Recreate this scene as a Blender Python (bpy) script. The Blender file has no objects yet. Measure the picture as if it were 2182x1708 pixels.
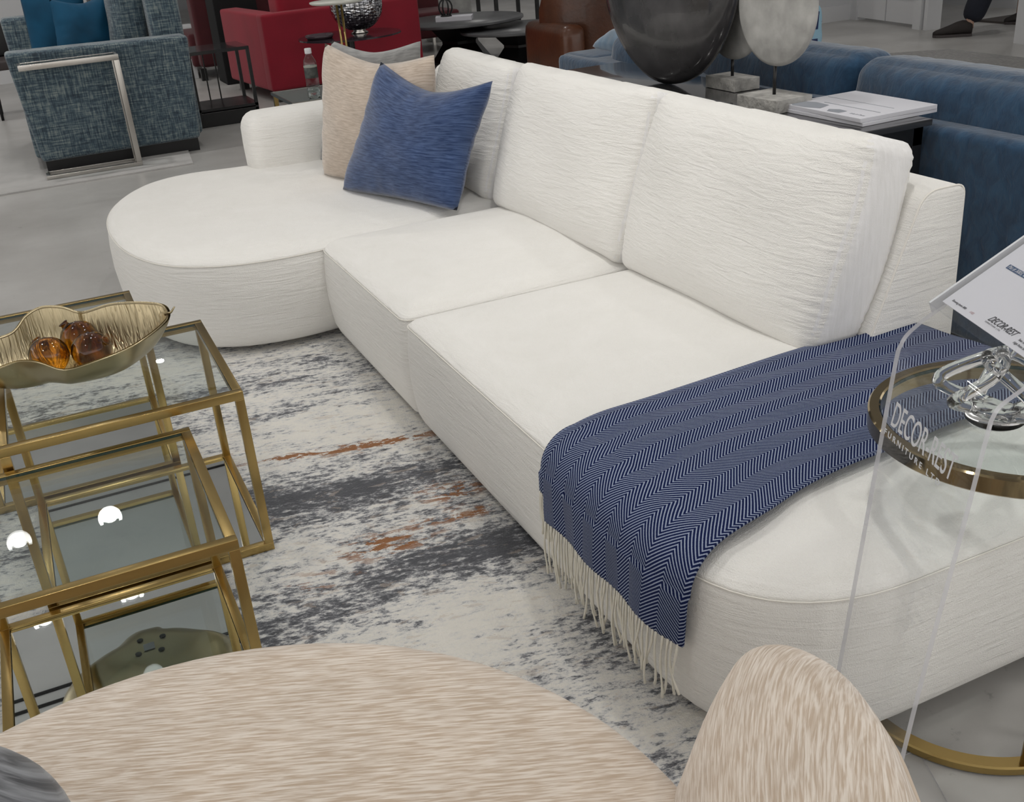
import bpy, bmesh, math, random
import numpy as np
from mathutils import Vector, Matrix
random.seed(7); rng=np.random.RandomState(7)
S=bpy.context.scene; COL=S.collection
PI=math.pi
# ------------------------------------------------------------------ materials
def newmat(name):
    m=bpy.data.materials.new(name); m.use_nodes=True
    nt=m.node_tree; b=nt.nodes['Principled BSDF']; return m,nt,b
def N(nt,t,**k):
    n=nt.nodes.new(t)
    for a,v in k.items():
        if a.startswith('i_'):
            key=a[2:]; key=int(key) if key.isdigit() else key
            n.inputs[key].default_value=v
        else: setattr(n,a,v)
    return n
def L(nt,a,b): nt.links.new(a,b)
def plain(name,col,rough=.5,metal=0,spec=.5,noise=0,nscale=8,bump=0,bscale=60,sheen=0,coat=0):
    m,nt,b=newmat(name)
    b.inputs['Base Color'].default_value=(*col,1); b.inputs['Roughness'].default_value=rough
    b.inputs['Metallic'].default_value=metal; b.inputs['Specular IOR Level'].default_value=spec
    b.inputs['Sheen Weight'].default_value=sheen; b.inputs['Coat Weight'].default_value=coat
    tc=N(nt,'ShaderNodeTexCoord')
    if noise:
        n=N(nt,'ShaderNodeTexNoise',i_Scale=nscale,i_Detail=6.0); L(nt,tc.outputs['Object'],n.inputs['Vector'])
        r=N(nt,'ShaderNodeValToRGB'); L(nt,n.outputs['Fac'],r.inputs['Fac'])
        r.color_ramp.elements[0].position=.3; r.color_ramp.elements[1].position=.7
        r.color_ramp.elements[0].color=(*[c*(1-noise) for c in col],1); r.color_ramp.elements[1].color=(*[min(1,c*(1+noise)) for c in col],1)
        L(nt,r.outputs['Color'],b.inputs['Base Color'])
    if bump:
        n=N(nt,'ShaderNodeTexNoise',i_Scale=bscale,i_Detail=3.0); L(nt,tc.outputs['Object'],n.inputs['Vector'])
        bp=N(nt,'ShaderNodeBump',i_Strength=bump,i_Distance=.01); L(nt,n.outputs['Fac'],bp.inputs['Height']); L(nt,bp.outputs['Normal'],b.inputs['Normal'])
    return m
def fabric(name,c1,c2,sc,bump=.3,dist=.004,lo=.4,hi=.6,coord='Object',rough=.9,sheen=.2,weave=0,blot=0,detail=3,bsc=None):
    """streaky woven cloth: noise stretched along the weave, two tones, and the same relief as bump"""
    m,nt,b=newmat(name)
    b.inputs['Roughness'].default_value=rough; b.inputs['Specular IOR Level'].default_value=.2; b.inputs['Sheen Weight'].default_value=sheen
    tc=N(nt,'ShaderNodeTexCoord'); mp=N(nt,'ShaderNodeMapping'); mp.inputs['Scale'].default_value=sc
    L(nt,tc.outputs[coord],mp.inputs['Vector'])
    n=N(nt,'ShaderNodeTexNoise',i_Scale=1.0,i_Detail=float(detail),i_Roughness=.6,i_Distortion=.4); L(nt,mp.outputs[0],n.inputs['Vector'])
    r=N(nt,'ShaderNodeValToRGB'); r.color_ramp.elements[0].position=lo; r.color_ramp.elements[1].position=hi
    r.color_ramp.elements[0].color=(*c1,1); r.color_ramp.elements[1].color=(*c2,1); L(nt,n.outputs['Fac'],r.inputs['Fac'])
    out=r.outputs['Color']
    if blot:
        n3=N(nt,'ShaderNodeTexNoise',i_Scale=9.0,i_Detail=3.0); L(nt,tc.outputs[coord],n3.inputs['Vector'])
        mr=N(nt,'ShaderNodeMapRange'); mr.inputs[3].default_value=1-blot; mr.inputs[4].default_value=1+blot; L(nt,n3.outputs['Fac'],mr.inputs[0])
        mx=N(nt,'ShaderNodeVectorMath',operation='SCALE'); L(nt,out,mx.inputs[0]); L(nt,mr.outputs[0],mx.inputs[3]); out=mx.outputs[0]
    L(nt,out,b.inputs['Base Color'])
    h=n.outputs['Fac']
    if bsc:
        mp2=N(nt,'ShaderNodeMapping'); mp2.inputs['Scale'].default_value=bsc; L(nt,tc.outputs[coord],mp2.inputs['Vector'])
        nb=N(nt,'ShaderNodeTexNoise',i_Scale=1.0,i_Detail=2.5,i_Roughness=.55,i_Distortion=.8); L(nt,mp2.outputs[0],nb.inputs['Vector']); h=nb.outputs['Fac']
    if weave:
        n2=N(nt,'ShaderNodeTexNoise',i_Scale=weave,i_Detail=1.0); L(nt,tc.outputs[coord],n2.inputs['Vector'])
        ad=N(nt,'ShaderNodeMath',operation='MULTIPLY_ADD'); ad.inputs[1].default_value=.35; L(nt,n2.outputs['Fac'],ad.inputs[0]); L(nt,h,ad.inputs[2]); h=ad.outputs[0]
    bp=N(nt,'ShaderNodeBump',i_Strength=bump,i_Distance=dist); L(nt,h,bp.inputs['Height']); L(nt,bp.outputs['Normal'],b.inputs['Normal'])
    return m
def crosshatch(name,base,light,dark):
    """tweed of crossing short threads"""
    m,nt,b=newmat(name); b.inputs['Roughness'].default_value=.9; b.inputs['Sheen Weight'].default_value=.3
    tc=N(nt,'ShaderNodeTexCoord'); vals=[]
    for sc in ((9,9,110),(110,110,9)):
        mp=N(nt,'ShaderNodeMapping'); mp.inputs['Scale'].default_value=sc; L(nt,tc.outputs['Object'],mp.inputs['Vector'])
        n=N(nt,'ShaderNodeTexNoise',i_Scale=1.0,i_Detail=3.0,i_Roughness=.7); L(nt,mp.outputs[0],n.inputs['Vector']); vals.append(n.outputs['Fac'])
    a=N(nt,'ShaderNodeMath',operation='ADD'); L(nt,vals[0],a.inputs[0]); L(nt,vals[1],a.inputs[1])
    mu=N(nt,'ShaderNodeMath',operation='MULTIPLY'); mu.inputs[1].default_value=.5; L(nt,a.outputs[0],mu.inputs[0])
    r=N(nt,'ShaderNodeValToRGB'); e=r.color_ramp.elements; e[0].position=.40; e[0].color=(*dark,1); e[1].position=.62; e[1].color=(*light,1)
    q=e.new(.5); q.color=(*base,1); L(nt,mu.outputs[0],r.inputs['Fac']); L(nt,r.outputs['Color'],b.inputs['Base Color']); return m
def thinglass(name,tint=(.93,.97,.96),refl=1.0,rough=0.0,ior=1.5):
    m=bpy.data.materials.new(name); m.use_nodes=True; nt=m.node_tree; nt.nodes.clear()
    o=N(nt,'ShaderNodeOutputMaterial'); t=N(nt,'ShaderNodeBsdfTransparent'); t.inputs[0].default_value=(*tint,1)
    g=N(nt,'ShaderNodeBsdfGlossy'); g.inputs['Roughness'].default_value=rough
    f=N(nt,'ShaderNodeLayerWeight'); mx=N(nt,'ShaderNodeMixShader'); f0=((ior-1)/(ior+1))**2
    po=N(nt,'ShaderNodeMath',operation='POWER'); po.inputs[1].default_value=5; L(nt,f.outputs['Facing'],po.inputs[0])
    ma=N(nt,'ShaderNodeMath',operation='MULTIPLY_ADD'); ma.inputs[1].default_value=1-f0; ma.inputs[2].default_value=f0; L(nt,po.outputs[0],ma.inputs[0])
    mu=N(nt,'ShaderNodeMath',operation='MULTIPLY'); mu.inputs[1].default_value=refl; mu.use_clamp=True
    L(nt,ma.outputs[0],mu.inputs[0]); L(nt,mu.outputs[0],mx.inputs[0]); L(nt,t.outputs[0],mx.inputs[1]); L(nt,g.outputs[0],mx.inputs[2]); L(nt,mx.outputs[0],o.inputs[0]); return m
def realglass(name,col=(1,1,1),ior=1.45,rough=0.0,noise=None):
    m,nt,b=newmat(name); b.inputs['Base Color'].default_value=(*col,1); b.inputs['Transmission Weight'].default_value=1; b.inputs['Roughness'].default_value=rough; b.inputs['IOR'].default_value=ior
    if noise:
        tc=N(nt,'ShaderNodeTexCoord'); n=N(nt,'ShaderNodeTexNoise',i_Scale=26.0,i_Detail=4.0); L(nt,tc.outputs['Object'],n.inputs['Vector'])
        r=N(nt,'ShaderNodeValToRGB'); r.color_ramp.elements[0].position=.42; r.color_ramp.elements[1].position=.62
        r.color_ramp.elements[0].color=(*noise,1); r.color_ramp.elements[1].color=(*col,1); L(nt,n.outputs['Fac'],r.inputs['Fac']); L(nt,r.outputs['Color'],b.inputs['Base Color'])
    return m
def brushed(name,col,rough=.25,bump=.05,sc=(3,3,300)):
    m,nt,b=newmat(name); b.inputs['Metallic'].default_value=1; b.inputs['Roughness'].default_value=rough; b.inputs['Base Color'].default_value=(*col,1)
    tc=N(nt,'ShaderNodeTexCoord'); n=N(nt,'ShaderNodeTexNoise',i_Scale=14.0,i_Detail=5.0); L(nt,tc.outputs['Object'],n.inputs['Vector'])
    mr=N(nt,'ShaderNodeMapRange'); mr.inputs[3].default_value=rough*.85; mr.inputs[4].default_value=rough*1.15; L(nt,n.outputs['Fac'],mr.inputs[0]); L(nt,mr.outputs[0],b.inputs['Roughness'])
    return m
IVORY=fabric('ivory crinkle cloth',(.835,.82,.785),(.865,.85,.82),(7,7,85),bump=.75,dist=.006,lo=.3,hi=.7,sheen=.1,weave=420,bsc=(8,8,80))
IVORYP=fabric('ivory cushion cloth',(.84,.825,.79),(.875,.86,.83),(7,7,75),bump=.7,dist=.007,lo=.3,hi=.7,sheen=.1,weave=420,bsc=(10,10,85))
IVORYB=fabric('ivory boxing cloth',(.80,.79,.78),(.88,.87,.87),(90,90,8),bump=.4,dist=.004,lo=.3,hi=.7,sheen=.2,weave=420)
PIPE=plain('ivory welt cord',(.86,.83,.77),.9)
BLUEV=fabric('slate blue velvet',(.020,.042,.115),(.065,.105,.22),(16,150,1),bump=.5,dist=.003,lo=.38,hi=.62,coord='UV',sheen=.35,blot=.25)
BEIGEV=fabric('sand chenille',(.42,.34,.27),(.58,.49,.41),(18,150,1),bump=.4,dist=.003,lo=.35,hi=.65,coord='UV',sheen=.5,blot=.12)
GREYV=fabric('grey chenille',(.16,.16,.158),(.27,.27,.265),(12,80,1),bump=.3,dist=.003,lo=.35,hi=.65,coord='UV',sheen=.6,blot=.15)
CHAIRF=fabric('sand streaked chenille',(.56,.44,.335),(.82,.73,.64),(20,280,1),bump=.5,dist=.003,lo=.39,hi=.61,coord='UV',sheen=.35,blot=.12,detail=2.5)
PINKPIPE=plain('sand welt cord',(.62,.52,.42),.9)
GREYT=fabric('charcoal streaked chenille',(.04,.042,.05),(.24,.25,.27),(14,120,1),bump=.5,dist=.003,lo=.38,hi=.66,coord='UV',sheen=.4)
TEAL=crosshatch('teal tweed',(.065,.105,.135),(.23,.27,.26),(.026,.04,.058))
TEALP=plain('teal satin',(.003,.055,.115),.75,noise=.3,nscale=5,spec=.25)
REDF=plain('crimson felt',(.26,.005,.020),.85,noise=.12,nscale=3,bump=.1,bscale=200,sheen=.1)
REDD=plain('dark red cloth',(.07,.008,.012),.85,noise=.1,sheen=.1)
BLACKCL=plain('black cloth',(.004,.004,.005),.9)
BROWNL=plain('brown leather',(.075,.024,.009),.36,noise=.45,nscale=4,bump=.15,bscale=40,coat=.15)
BLUEC=fabric('denim blue velvet',(.010,.038,.085),(.020,.066,.132),(24,24,16),bump=.35,dist=.012,lo=.35,hi=.65,sheen=.5,rough=.85,blot=.3)
BRASS=brushed('brushed brass',(.46,.33,.13),.22)
BRASSD=brushed('polished bronze',(.33,.26,.15),.08)
GOLDPALE=None
CHROME=brushed('brushed steel',(.52,.50,.47),.24)
BLACKM=plain('black metal',(.006,.006,.007),.4)
BLACKGL=plain('black smoked top',(.035,.035,.037),.12,coat=.5)
MIRROR=plain('mirror',(.80,.84,.84),.01,metal=1)
GLASS=thinglass('clear glass',(.93,.96,.955),1.0)
GLASSE=plain('green glass edge',(.01,.045,.04),.15)
GLASSS=thinglass('smoked glass',(.35,.33,.36),1.5)
ACRYL=thinglass('acrylic sheet',(.985,.987,.99),.8,ior=1.45)
def edgemat():
    m=bpy.data.materials.new('acrylic edge'); m.use_nodes=True; nt=m.node_tree; nt.nodes.clear(); o=N(nt,'ShaderNodeOutputMaterial')
    t=N(nt,'ShaderNodeBsdfTransparent'); t.inputs[0].default_value=(.9,.9,.93,1); d=N(nt,'ShaderNodeBsdfDiffuse'); d.inputs[0].default_value=(.8,.8,.86,1); g=N(nt,'ShaderNodeBsdfGlossy'); g.inputs['Roughness'].default_value=.1
    a=N(nt,'ShaderNodeMixShader'); a.inputs[0].default_value=.5; L(nt,t.outputs[0],a.inputs[1]); L(nt,d.outputs[0],a.inputs[2])
    b=N(nt,'ShaderNodeMixShader'); b.inputs[0].default_value=.25; L(nt,a.outputs[0],b.inputs[1]); L(nt,g.outputs[0],b.inputs[2]); L(nt,b.outputs[0],o.inputs[0]); return m
ACRYLE=edgemat()
CRYSTAL=realglass('crystal',(1,1,1),1.33)
AMBER=realglass('amber glass',(.62,.27,.015),1.5,.01,(.05,.010,.001))
WHITEP=plain('white paint',(.66,.665,.68),.5)
WHITEW=plain('white wall paint',(.58,.585,.60),.7,bump=.03,bscale=120)
GREYW=plain('grey wall paint',(.44,.45,.47),.7)
PAPER=plain('white paper',(.70,.70,.75),.55)
INK=plain('black ink',(.02,.02,.03),.5)
NAVYINK=plain('navy ink',(.03,.075,.17),.5)
GREYINK=plain('grey ink',(.30,.32,.36),.5)
PINKINK=plain('pale red ink',(.55,.35,.36),.5)
FROST=plain('frosted lettering',(.62,.63,.66),.6)
STONE=plain('travertine',(.40,.39,.37),.7,noise=.3,nscale=22,bump=.6,bscale=60)
STONE2=plain('grey disc stone',(.36,.355,.34),.55,noise=.22,nscale=14,bump=.25,bscale=30)
DARKST=plain('dark burnished glaze',(.040,.038,.040),.2,noise=.5,nscale=7,bump=.12,bscale=18,coat=.3)
SHOE=plain('dark brown suede',(.018,.013,.012),.7); SOLE=plain('shoe sole',(.06,.05,.05),.7)
TROU=plain('navy trouser cloth',(.010,.012,.022),.9); SKIN=plain('skin',(.5,.32,.24),.5); SHIRT=plain('grey shirt cloth',(.25,.27,.3),.9); HAIR=plain('dark hair',(.03,.02,.015),.7)
FRINGE=plain('cream yarn',(.78,.75,.66),.9)
LAMPM,_nt,_b=newmat('lamp lens'); _b.inputs['Emission Color'].default_value=(1,.97,.92,1); _b.inputs['Emission Strength'].default_value=60
BAR=plain('bar front dark',(.01,.01,.012),.5)
def mosaic_mat():
    m,nt,b=newmat('mirror mosaic'); b.inputs['Metallic'].default_value=1; b.inputs['Roughness'].default_value=.12
    tc=N(nt,'ShaderNodeTexCoord'); v=N(nt,'ShaderNodeTexBrick'); v.offset=0
    v.inputs['Scale'].default_value=1; v.inputs['Color1'].default_value=(.75,.75,.77,1); v.inputs['Color2'].default_value=(.35,.36,.4,1); v.inputs['Mortar'].default_value=(.03,.03,.03,1)
    v.inputs['Mortar Size'].default_value=.03; v.inputs['Brick Width'].default_value=.5; v.inputs['Row Height'].default_value=.5
    mp=N(nt,'ShaderNodeMapping'); mp.inputs['Scale'].default_value=(18,9,1); L(nt,tc.outputs['UV'],mp.inputs['Vector']); L(nt,mp.outputs[0],v.inputs['Vector']); L(nt,v.outputs['Color'],b.inputs['Base Color'])
    n=N(nt,'ShaderNodeTexVoronoi'); n.inputs['Scale'].default_value=1; mp2=N(nt,'ShaderNodeMapping'); mp2.inputs['Scale'].default_value=(36,18,1); L(nt,tc.outputs['UV'],mp2.inputs['Vector']); L(nt,mp2.outputs[0],n.inputs['Vector'])
    bp=N(nt,'ShaderNodeBump',i_Strength=.4,i_Distance=.02); L(nt,n.outputs['Distance'],bp.inputs['Height']); L(nt,bp.outputs['Normal'],b.inputs['Normal']); return m
MOSAIC=mosaic_mat()
def gold_mat():
    m,nt,b=newmat('hammered pale gold'); b.inputs['Metallic'].default_value=1; b.inputs['Roughness'].default_value=.30; b.inputs['Base Color'].default_value=(.50,.42,.27,1)
    tc=N(nt,'ShaderNodeTexCoord'); mp=N(nt,'ShaderNodeMapping'); mp.inputs['Scale'].default_value=(120,26,1); L(nt,tc.outputs['UV'],mp.inputs['Vector'])
    n=N(nt,'ShaderNodeTexNoise',i_Scale=1.0,i_Detail=2.0,i_Distortion=.8); L(nt,mp.outputs[0],n.inputs['Vector'])
    bp=N(nt,'ShaderNodeBump',i_Strength=.9,i_Distance=.006); L(nt,n.outputs['Fac'],bp.inputs['Height']); L(nt,bp.outputs['Normal'],b.inputs['Normal']); return m
GOLD=gold_mat(); GOLDS=brushed('smooth pale gold',(.46,.39,.25),.3)
def concrete():
    m,nt,b=newmat('polished concrete'); tc=N(nt,'ShaderNodeTexCoord')
    n=N(nt,'ShaderNodeTexNoise',i_Scale=1.3,i_Detail=10.0,i_Roughness=.62); L(nt,tc.outputs['Object'],n.inputs['Vector'])
    r=N(nt,'ShaderNodeValToRGB'); e=r.color_ramp.elements; e[0].position=.32; e[0].color=(.36,.35,.335,1); e[1].position=.68; e[1].color=(.50,.49,.475,1)
    L(nt,n.outputs['Fac'],r.inputs['Fac'])
    n2=N(nt,'ShaderNodeTexNoise',i_Scale=19.0,i_Detail=6.0,i_Roughness=.7); L(nt,tc.outputs['Object'],n2.inputs['Vector'])
    r2=N(nt,'ShaderNodeValToRGB'); e=r2.color_ramp.elements; e[0].position=.27; e[0].color=(.62,.62,.62,1); e[1].position=.38; e[1].color=(1,1,1,1); L(nt,n2.outputs['Fac'],r2.inputs['Fac'])
    mx=N(nt,'ShaderNodeMixRGB',blend_type='MULTIPLY'); mx.inputs[0].default_value=1; L(nt,r.outputs[0],mx.inputs[1]); L(nt,r2.outputs[0],mx.inputs[2]); L(nt,mx.outputs[0],b.inputs['Base Color'])
    b.inputs['Roughness'].default_value=.32; b.inputs['Specular IOR Level'].default_value=.45
    return m
def rugmat():
    m,nt,b=newmat('abstract streaked rug'); b.inputs['Roughness'].default_value=.95; b.inputs['Specular IOR Level'].default_value=.1; b.inputs['Sheen Weight'].default_value=.2
    tc=N(nt,'ShaderNodeTexCoord'); mp0=N(nt,'ShaderNodeMapping'); mp0.inputs['Rotation'].default_value=(0,0,math.radians(11)); L(nt,tc.outputs['Object'],mp0.inputs['Vector'])
    def noise(sc,det,rough=.65,dist=0,off=(0,0,0)):
        mp=N(nt,'ShaderNodeMapping'); mp.inputs['Scale'].default_value=sc; mp.inputs['Location'].default_value=off; L(nt,mp0.outputs[0],mp.inputs['Vector'])
        n=N(nt,'ShaderNodeTexNoise',i_Scale=1.0,i_Detail=float(det),i_Roughness=rough,i_Distortion=dist); L(nt,mp.outputs[0],n.inputs['Vector']); return n.outputs['Fac']
    def math_(op,a,b_=None,c=None):
        n=N(nt,'ShaderNodeMath',operation=op)
        for i,v in enumerate((a,b_,c)):
            if v is None: continue
            if isinstance(v,(int,float)): n.inputs[i].default_value=v
            else: L(nt,v,n.inputs[i])
        return n.outputs[0]
    sep=N(nt,'ShaderNodeSeparateXYZ'); L(nt,mp0.outputs[0],sep.inputs[0]); Xo,Yo=sep.outputs[0],sep.outputs[1]
    big=noise((1.3,4.6,1),4,.6,.5,(3.1,.4,0)); fine=noise((30,62,1),8,.78,.15); mid=noise((7,19,1),5,.65,.4,(5,1,0))
    bands=0.0
    for (x,y,wx,wy,a) in RUGBANDS:
        dx=math_('DIVIDE',math_('SUBTRACT',Xo,x),wx); dy=math_('DIVIDE',math_('SUBTRACT',Yo,y),wy)
        r2=math_('ADD',math_('MULTIPLY',dx,dx),math_('MULTIPLY',dy,dy))
        g=math_('MULTIPLY',math_('EXPONENT',math_('MULTIPLY',r2,-1.0)),a)
        bands=g if isinstance(bands,float) else math_('ADD',bands,g)
    v=math_('MULTIPLY_ADD',big,.7,math_('MULTIPLY',fine,2.0))
    v=math_('MULTIPLY_ADD',mid,1.0,v)
    v=math_('MULTIPLY_ADD',bands,.95,v)
    v=math_('SUBTRACT',v,1.37)
    r=N(nt,'ShaderNodeValToRGB'); e=r.color_ramp.elements; e[0].position=.22; e[0].color=(.82,.79,.73,1); e[1].position=.80; e[1].color=(.085,.088,.10,1)
    for p,c in ((.44,(.73,.715,.69)),(.53,(.54,.54,.545)),(.60,(.30,.305,.32)),(.68,(.155,.158,.172))):
        q=e.new(p); q.color=(*c,1)
    L(nt,v,r.inputs['Fac'])
    # rust flecks in three places
    om=0.0
    for (x,y,wx,wy,a) in RUSTS:
        dx=math_('DIVIDE',math_('SUBTRACT',Xo,x),wx); dy=math_('DIVIDE',math_('SUBTRACT',Yo,y),wy)
        r2=math_('ADD',math_('MULTIPLY',dx,dx),math_('MULTIPLY',dy,dy))
        g=math_('MULTIPLY',math_('EXPONENT',math_('MULTIPLY',r2,-1.0)),a); om=g if isinstance(om,float) else math_('ADD',om,g)
    on=noise((13,34,1),7,.75,.4,(7,2,0)); om=math_('MULTIPLY',om,math_('GREATER_THAN',math_('ADD',on,math_('MULTIPLY',om,.085)),.60)); om=math_('MINIMUM',om,1.0)
    mx=N(nt,'ShaderNodeMixRGB'); L(nt,om,mx.inputs[0]); L(nt,r.outputs[0],mx.inputs[1]); mx.inputs[2].default_value=(.30,.125,.045,1)
    pk=noise((9,26,1),5,.7,.4,(1,9,0)); pm=math_('MULTIPLY',math_('GREATER_THAN',pk,.60),.35)
    mx2=N(nt,'ShaderNodeMixRGB'); L(nt,pm,mx2.inputs[0]); L(nt,mx.outputs[0],mx2.inputs[1]); mx2.inputs[2].default_value=(.55,.46,.38,1)
    L(nt,mx2.outputs[0],b.inputs['Base Color'])
    pile=noise((160,160,1),2); hb=math_('MULTIPLY_ADD',fine,-.8,pile)
    bp=N(nt,'ShaderNodeBump',i_Strength=.8,i_Distance=.006); L(nt,hb,bp.inputs['Height']); L(nt,bp.outputs['Normal'],b.inputs['Normal'])
    return m
def rot11(x,y):
    a=math.radians(11); return (x*math.cos(a)-y*math.sin(a), x*math.sin(a)+y*math.cos(a))
def band(lst):
    return [(*rot11(x-RUGO[0],y-RUGO[1]),wx,wy,a) for x,y,wx,wy,a in lst]
RUGO=(-.5,1.75)
RUGBANDS=band([(.62,2.50,.55,.10,.30),(.35,2.53,.35,.07,.16),(.85,2.05,.5,.07,.30),(.35,2.02,.45,.07,.26),(.8,1.66,.16,.07,.26),(.30,1.93,.22,.07,.16),(-.1,3.47,.5,.06,.26),(.55,3.35,.3,.035,.20),(.5,3.1,.3,.02,.12),
   (.6,2.92,.6,.20,-.18),(.60,1.83,.30,.09,-.30),(.35,2.17,.2,.04,-.16),(.62,1.66,.28,.08,-.22),(.3,3.7,.8,.1,-.1),(-.35,1.9,.3,.8,-.12),(.55,2.27,.4,.05,.0),(.75,1.35,.4,.12,-.06)])
RUSTS=band([(.72,2.73,.28,.035,1.4),(.45,2.80,.15,.02,.8),(.80,2.35,.12,.06,1.3),(.56,2.19,.14,.06,1.3),(.80,2.22,.16,.03,1.2),(.30,2.90,.12,.03,.7),(.36,2.12,.1,.05,.8),(-.33,2.25,.1,.1,.5)])
def herring():
    m,nt,b=newmat('navy herringbone wool'); b.inputs['Roughness'].default_value=.95; b.inputs['Specular IOR Level'].default_value=.1
    tc=N(nt,'ShaderNodeTexCoord'); sep=N(nt,'ShaderNodeSeparateXYZ'); L(nt,tc.outputs['UV'],sep.inputs[0])
    def mt(op,a,b_=None,c=None):
        n=N(nt,'ShaderNodeMath',operation=op)
        for i,v in enumerate((a,b_,c)):
            if v is None: continue
            if isinstance(v,(int,float)): n.inputs[i].default_value=v
            else: L(nt,v,n.inputs[i])
        return n.outputs[0]
    u,v=sep.outputs[0],sep.outputs[1]
    ub=mt('DIVIDE',u,.082); tri=mt('PINGPONG',ub,.5)         # zigzag across the width
    ph=mt('ADD',mt('DIVIDE',v,.0086),mt('MULTIPLY',tri,.082/.0086*1.15))
    fr=mt('FRACT',ph)
    w=N(nt,'ShaderNodeTexNoise',i_Scale=500.0,i_Detail=1.0); L(nt,tc.outputs['UV'],w.inputs['Vector'])
    fr=mt('ADD',fr,mt('MULTIPLY',mt('SUBTRACT',w.outputs['Fac'],.5),.25))
    r=N(nt,'ShaderNodeValToRGB'); e=r.color_ramp.elements; e[0].position=.55; e[0].color=(.007,.013,.060,1); e[1].position=.70; e[1].color=(.30,.345,.46,1)
    L(nt,fr,r.inputs['Fac'])
    # woven edge line
    eg=mt('LESS_THAN',mt('ABSOLUTE',mt('SUBTRACT',u,.022)),.0015)
    mx=N(nt,'ShaderNodeMixRGB'); L(nt,mt('MULTIPLY',eg,.5),mx.inputs[0]); L(nt,r.outputs[0],mx.inputs[1]); mx.inputs[2].default_value=(.22,.26,.4,1)
    L(nt,mx.outputs[0],b.inputs['Base Color'])
    bp=N(nt,'ShaderNodeBump',i_Strength=.3,i_Distance=.002); L(nt,fr,bp.inputs['Height']); L(nt,bp.outputs['Normal'],b.inputs['Normal']); return m
HERR=herring()
# ------------------------------------------------------------------ object helpers
def wloc(o):
    v=Vector((0,0,0))
    while o: v=v+o.location; o=o.parent
    return v
def tagit(o,label=None,cat=None,group=None,kind=None):
    if label: o['label']=label
    if cat: o['category']=cat
    if group: o['group']=group
    if kind: o['kind']=kind
    return o
def thing(name,loc,label,cat,group=None):
    o=bpy.data.objects.new(name,None); o.location=loc; o.empty_display_size=.1; COL.objects.link(o); return tagit(o,label,cat,group)
def obj(name,V,F,mat,parent=None,smooth=True,uv=None,mats=None,mi=None,loc=None,auto=None):
    """V in world coordinates"""
    V=np.asarray(V,float)
    if parent is not None: base=np.array(wloc(parent)); o_loc=(0,0,0)
    else:
        base=np.array([V[:,0].mean(),V[:,1].mean(),V[:,2].min()]) if loc is None else np.array(loc); o_loc=tuple(base)
    me=bpy.data.meshes.new(name); me.from_pydata([tuple(v) for v in V-base],[],[tuple(int(i) for i in f) for f in F]); me.update()
    for mm in ([mat] if mats is None else mats): me.materials.append(mm)
    if mi is not None: me.polygons.foreach_set('material_index',np.asarray(mi,dtype=np.int32))
    me.polygons.foreach_set('use_smooth',[smooth]*len(me.polygons))
    if uv is not None:
        ul=me.uv_layers.new(name='UVMap'); li=np.zeros(len(me.loops),dtype=np.int32); me.loops.foreach_get('vertex_index',li)
        ul.data.foreach_set('uv',np.asarray(uv,float)[li].ravel())
    bm=bmesh.new(); bm.from_mesh(me); bmesh.ops.recalc_face_normals(bm,faces=bm.faces)
    bm.to_mesh(me); bm.free()
    if auto is not None:
        try: me.set_sharp_from_angle(angle=math.radians(auto))
        except Exception: pass
    o=bpy.data.objects.new(name,me); o.location=o_loc
    if parent is not None: o.parent=parent
    COL.objects.link(o); return o
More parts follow.
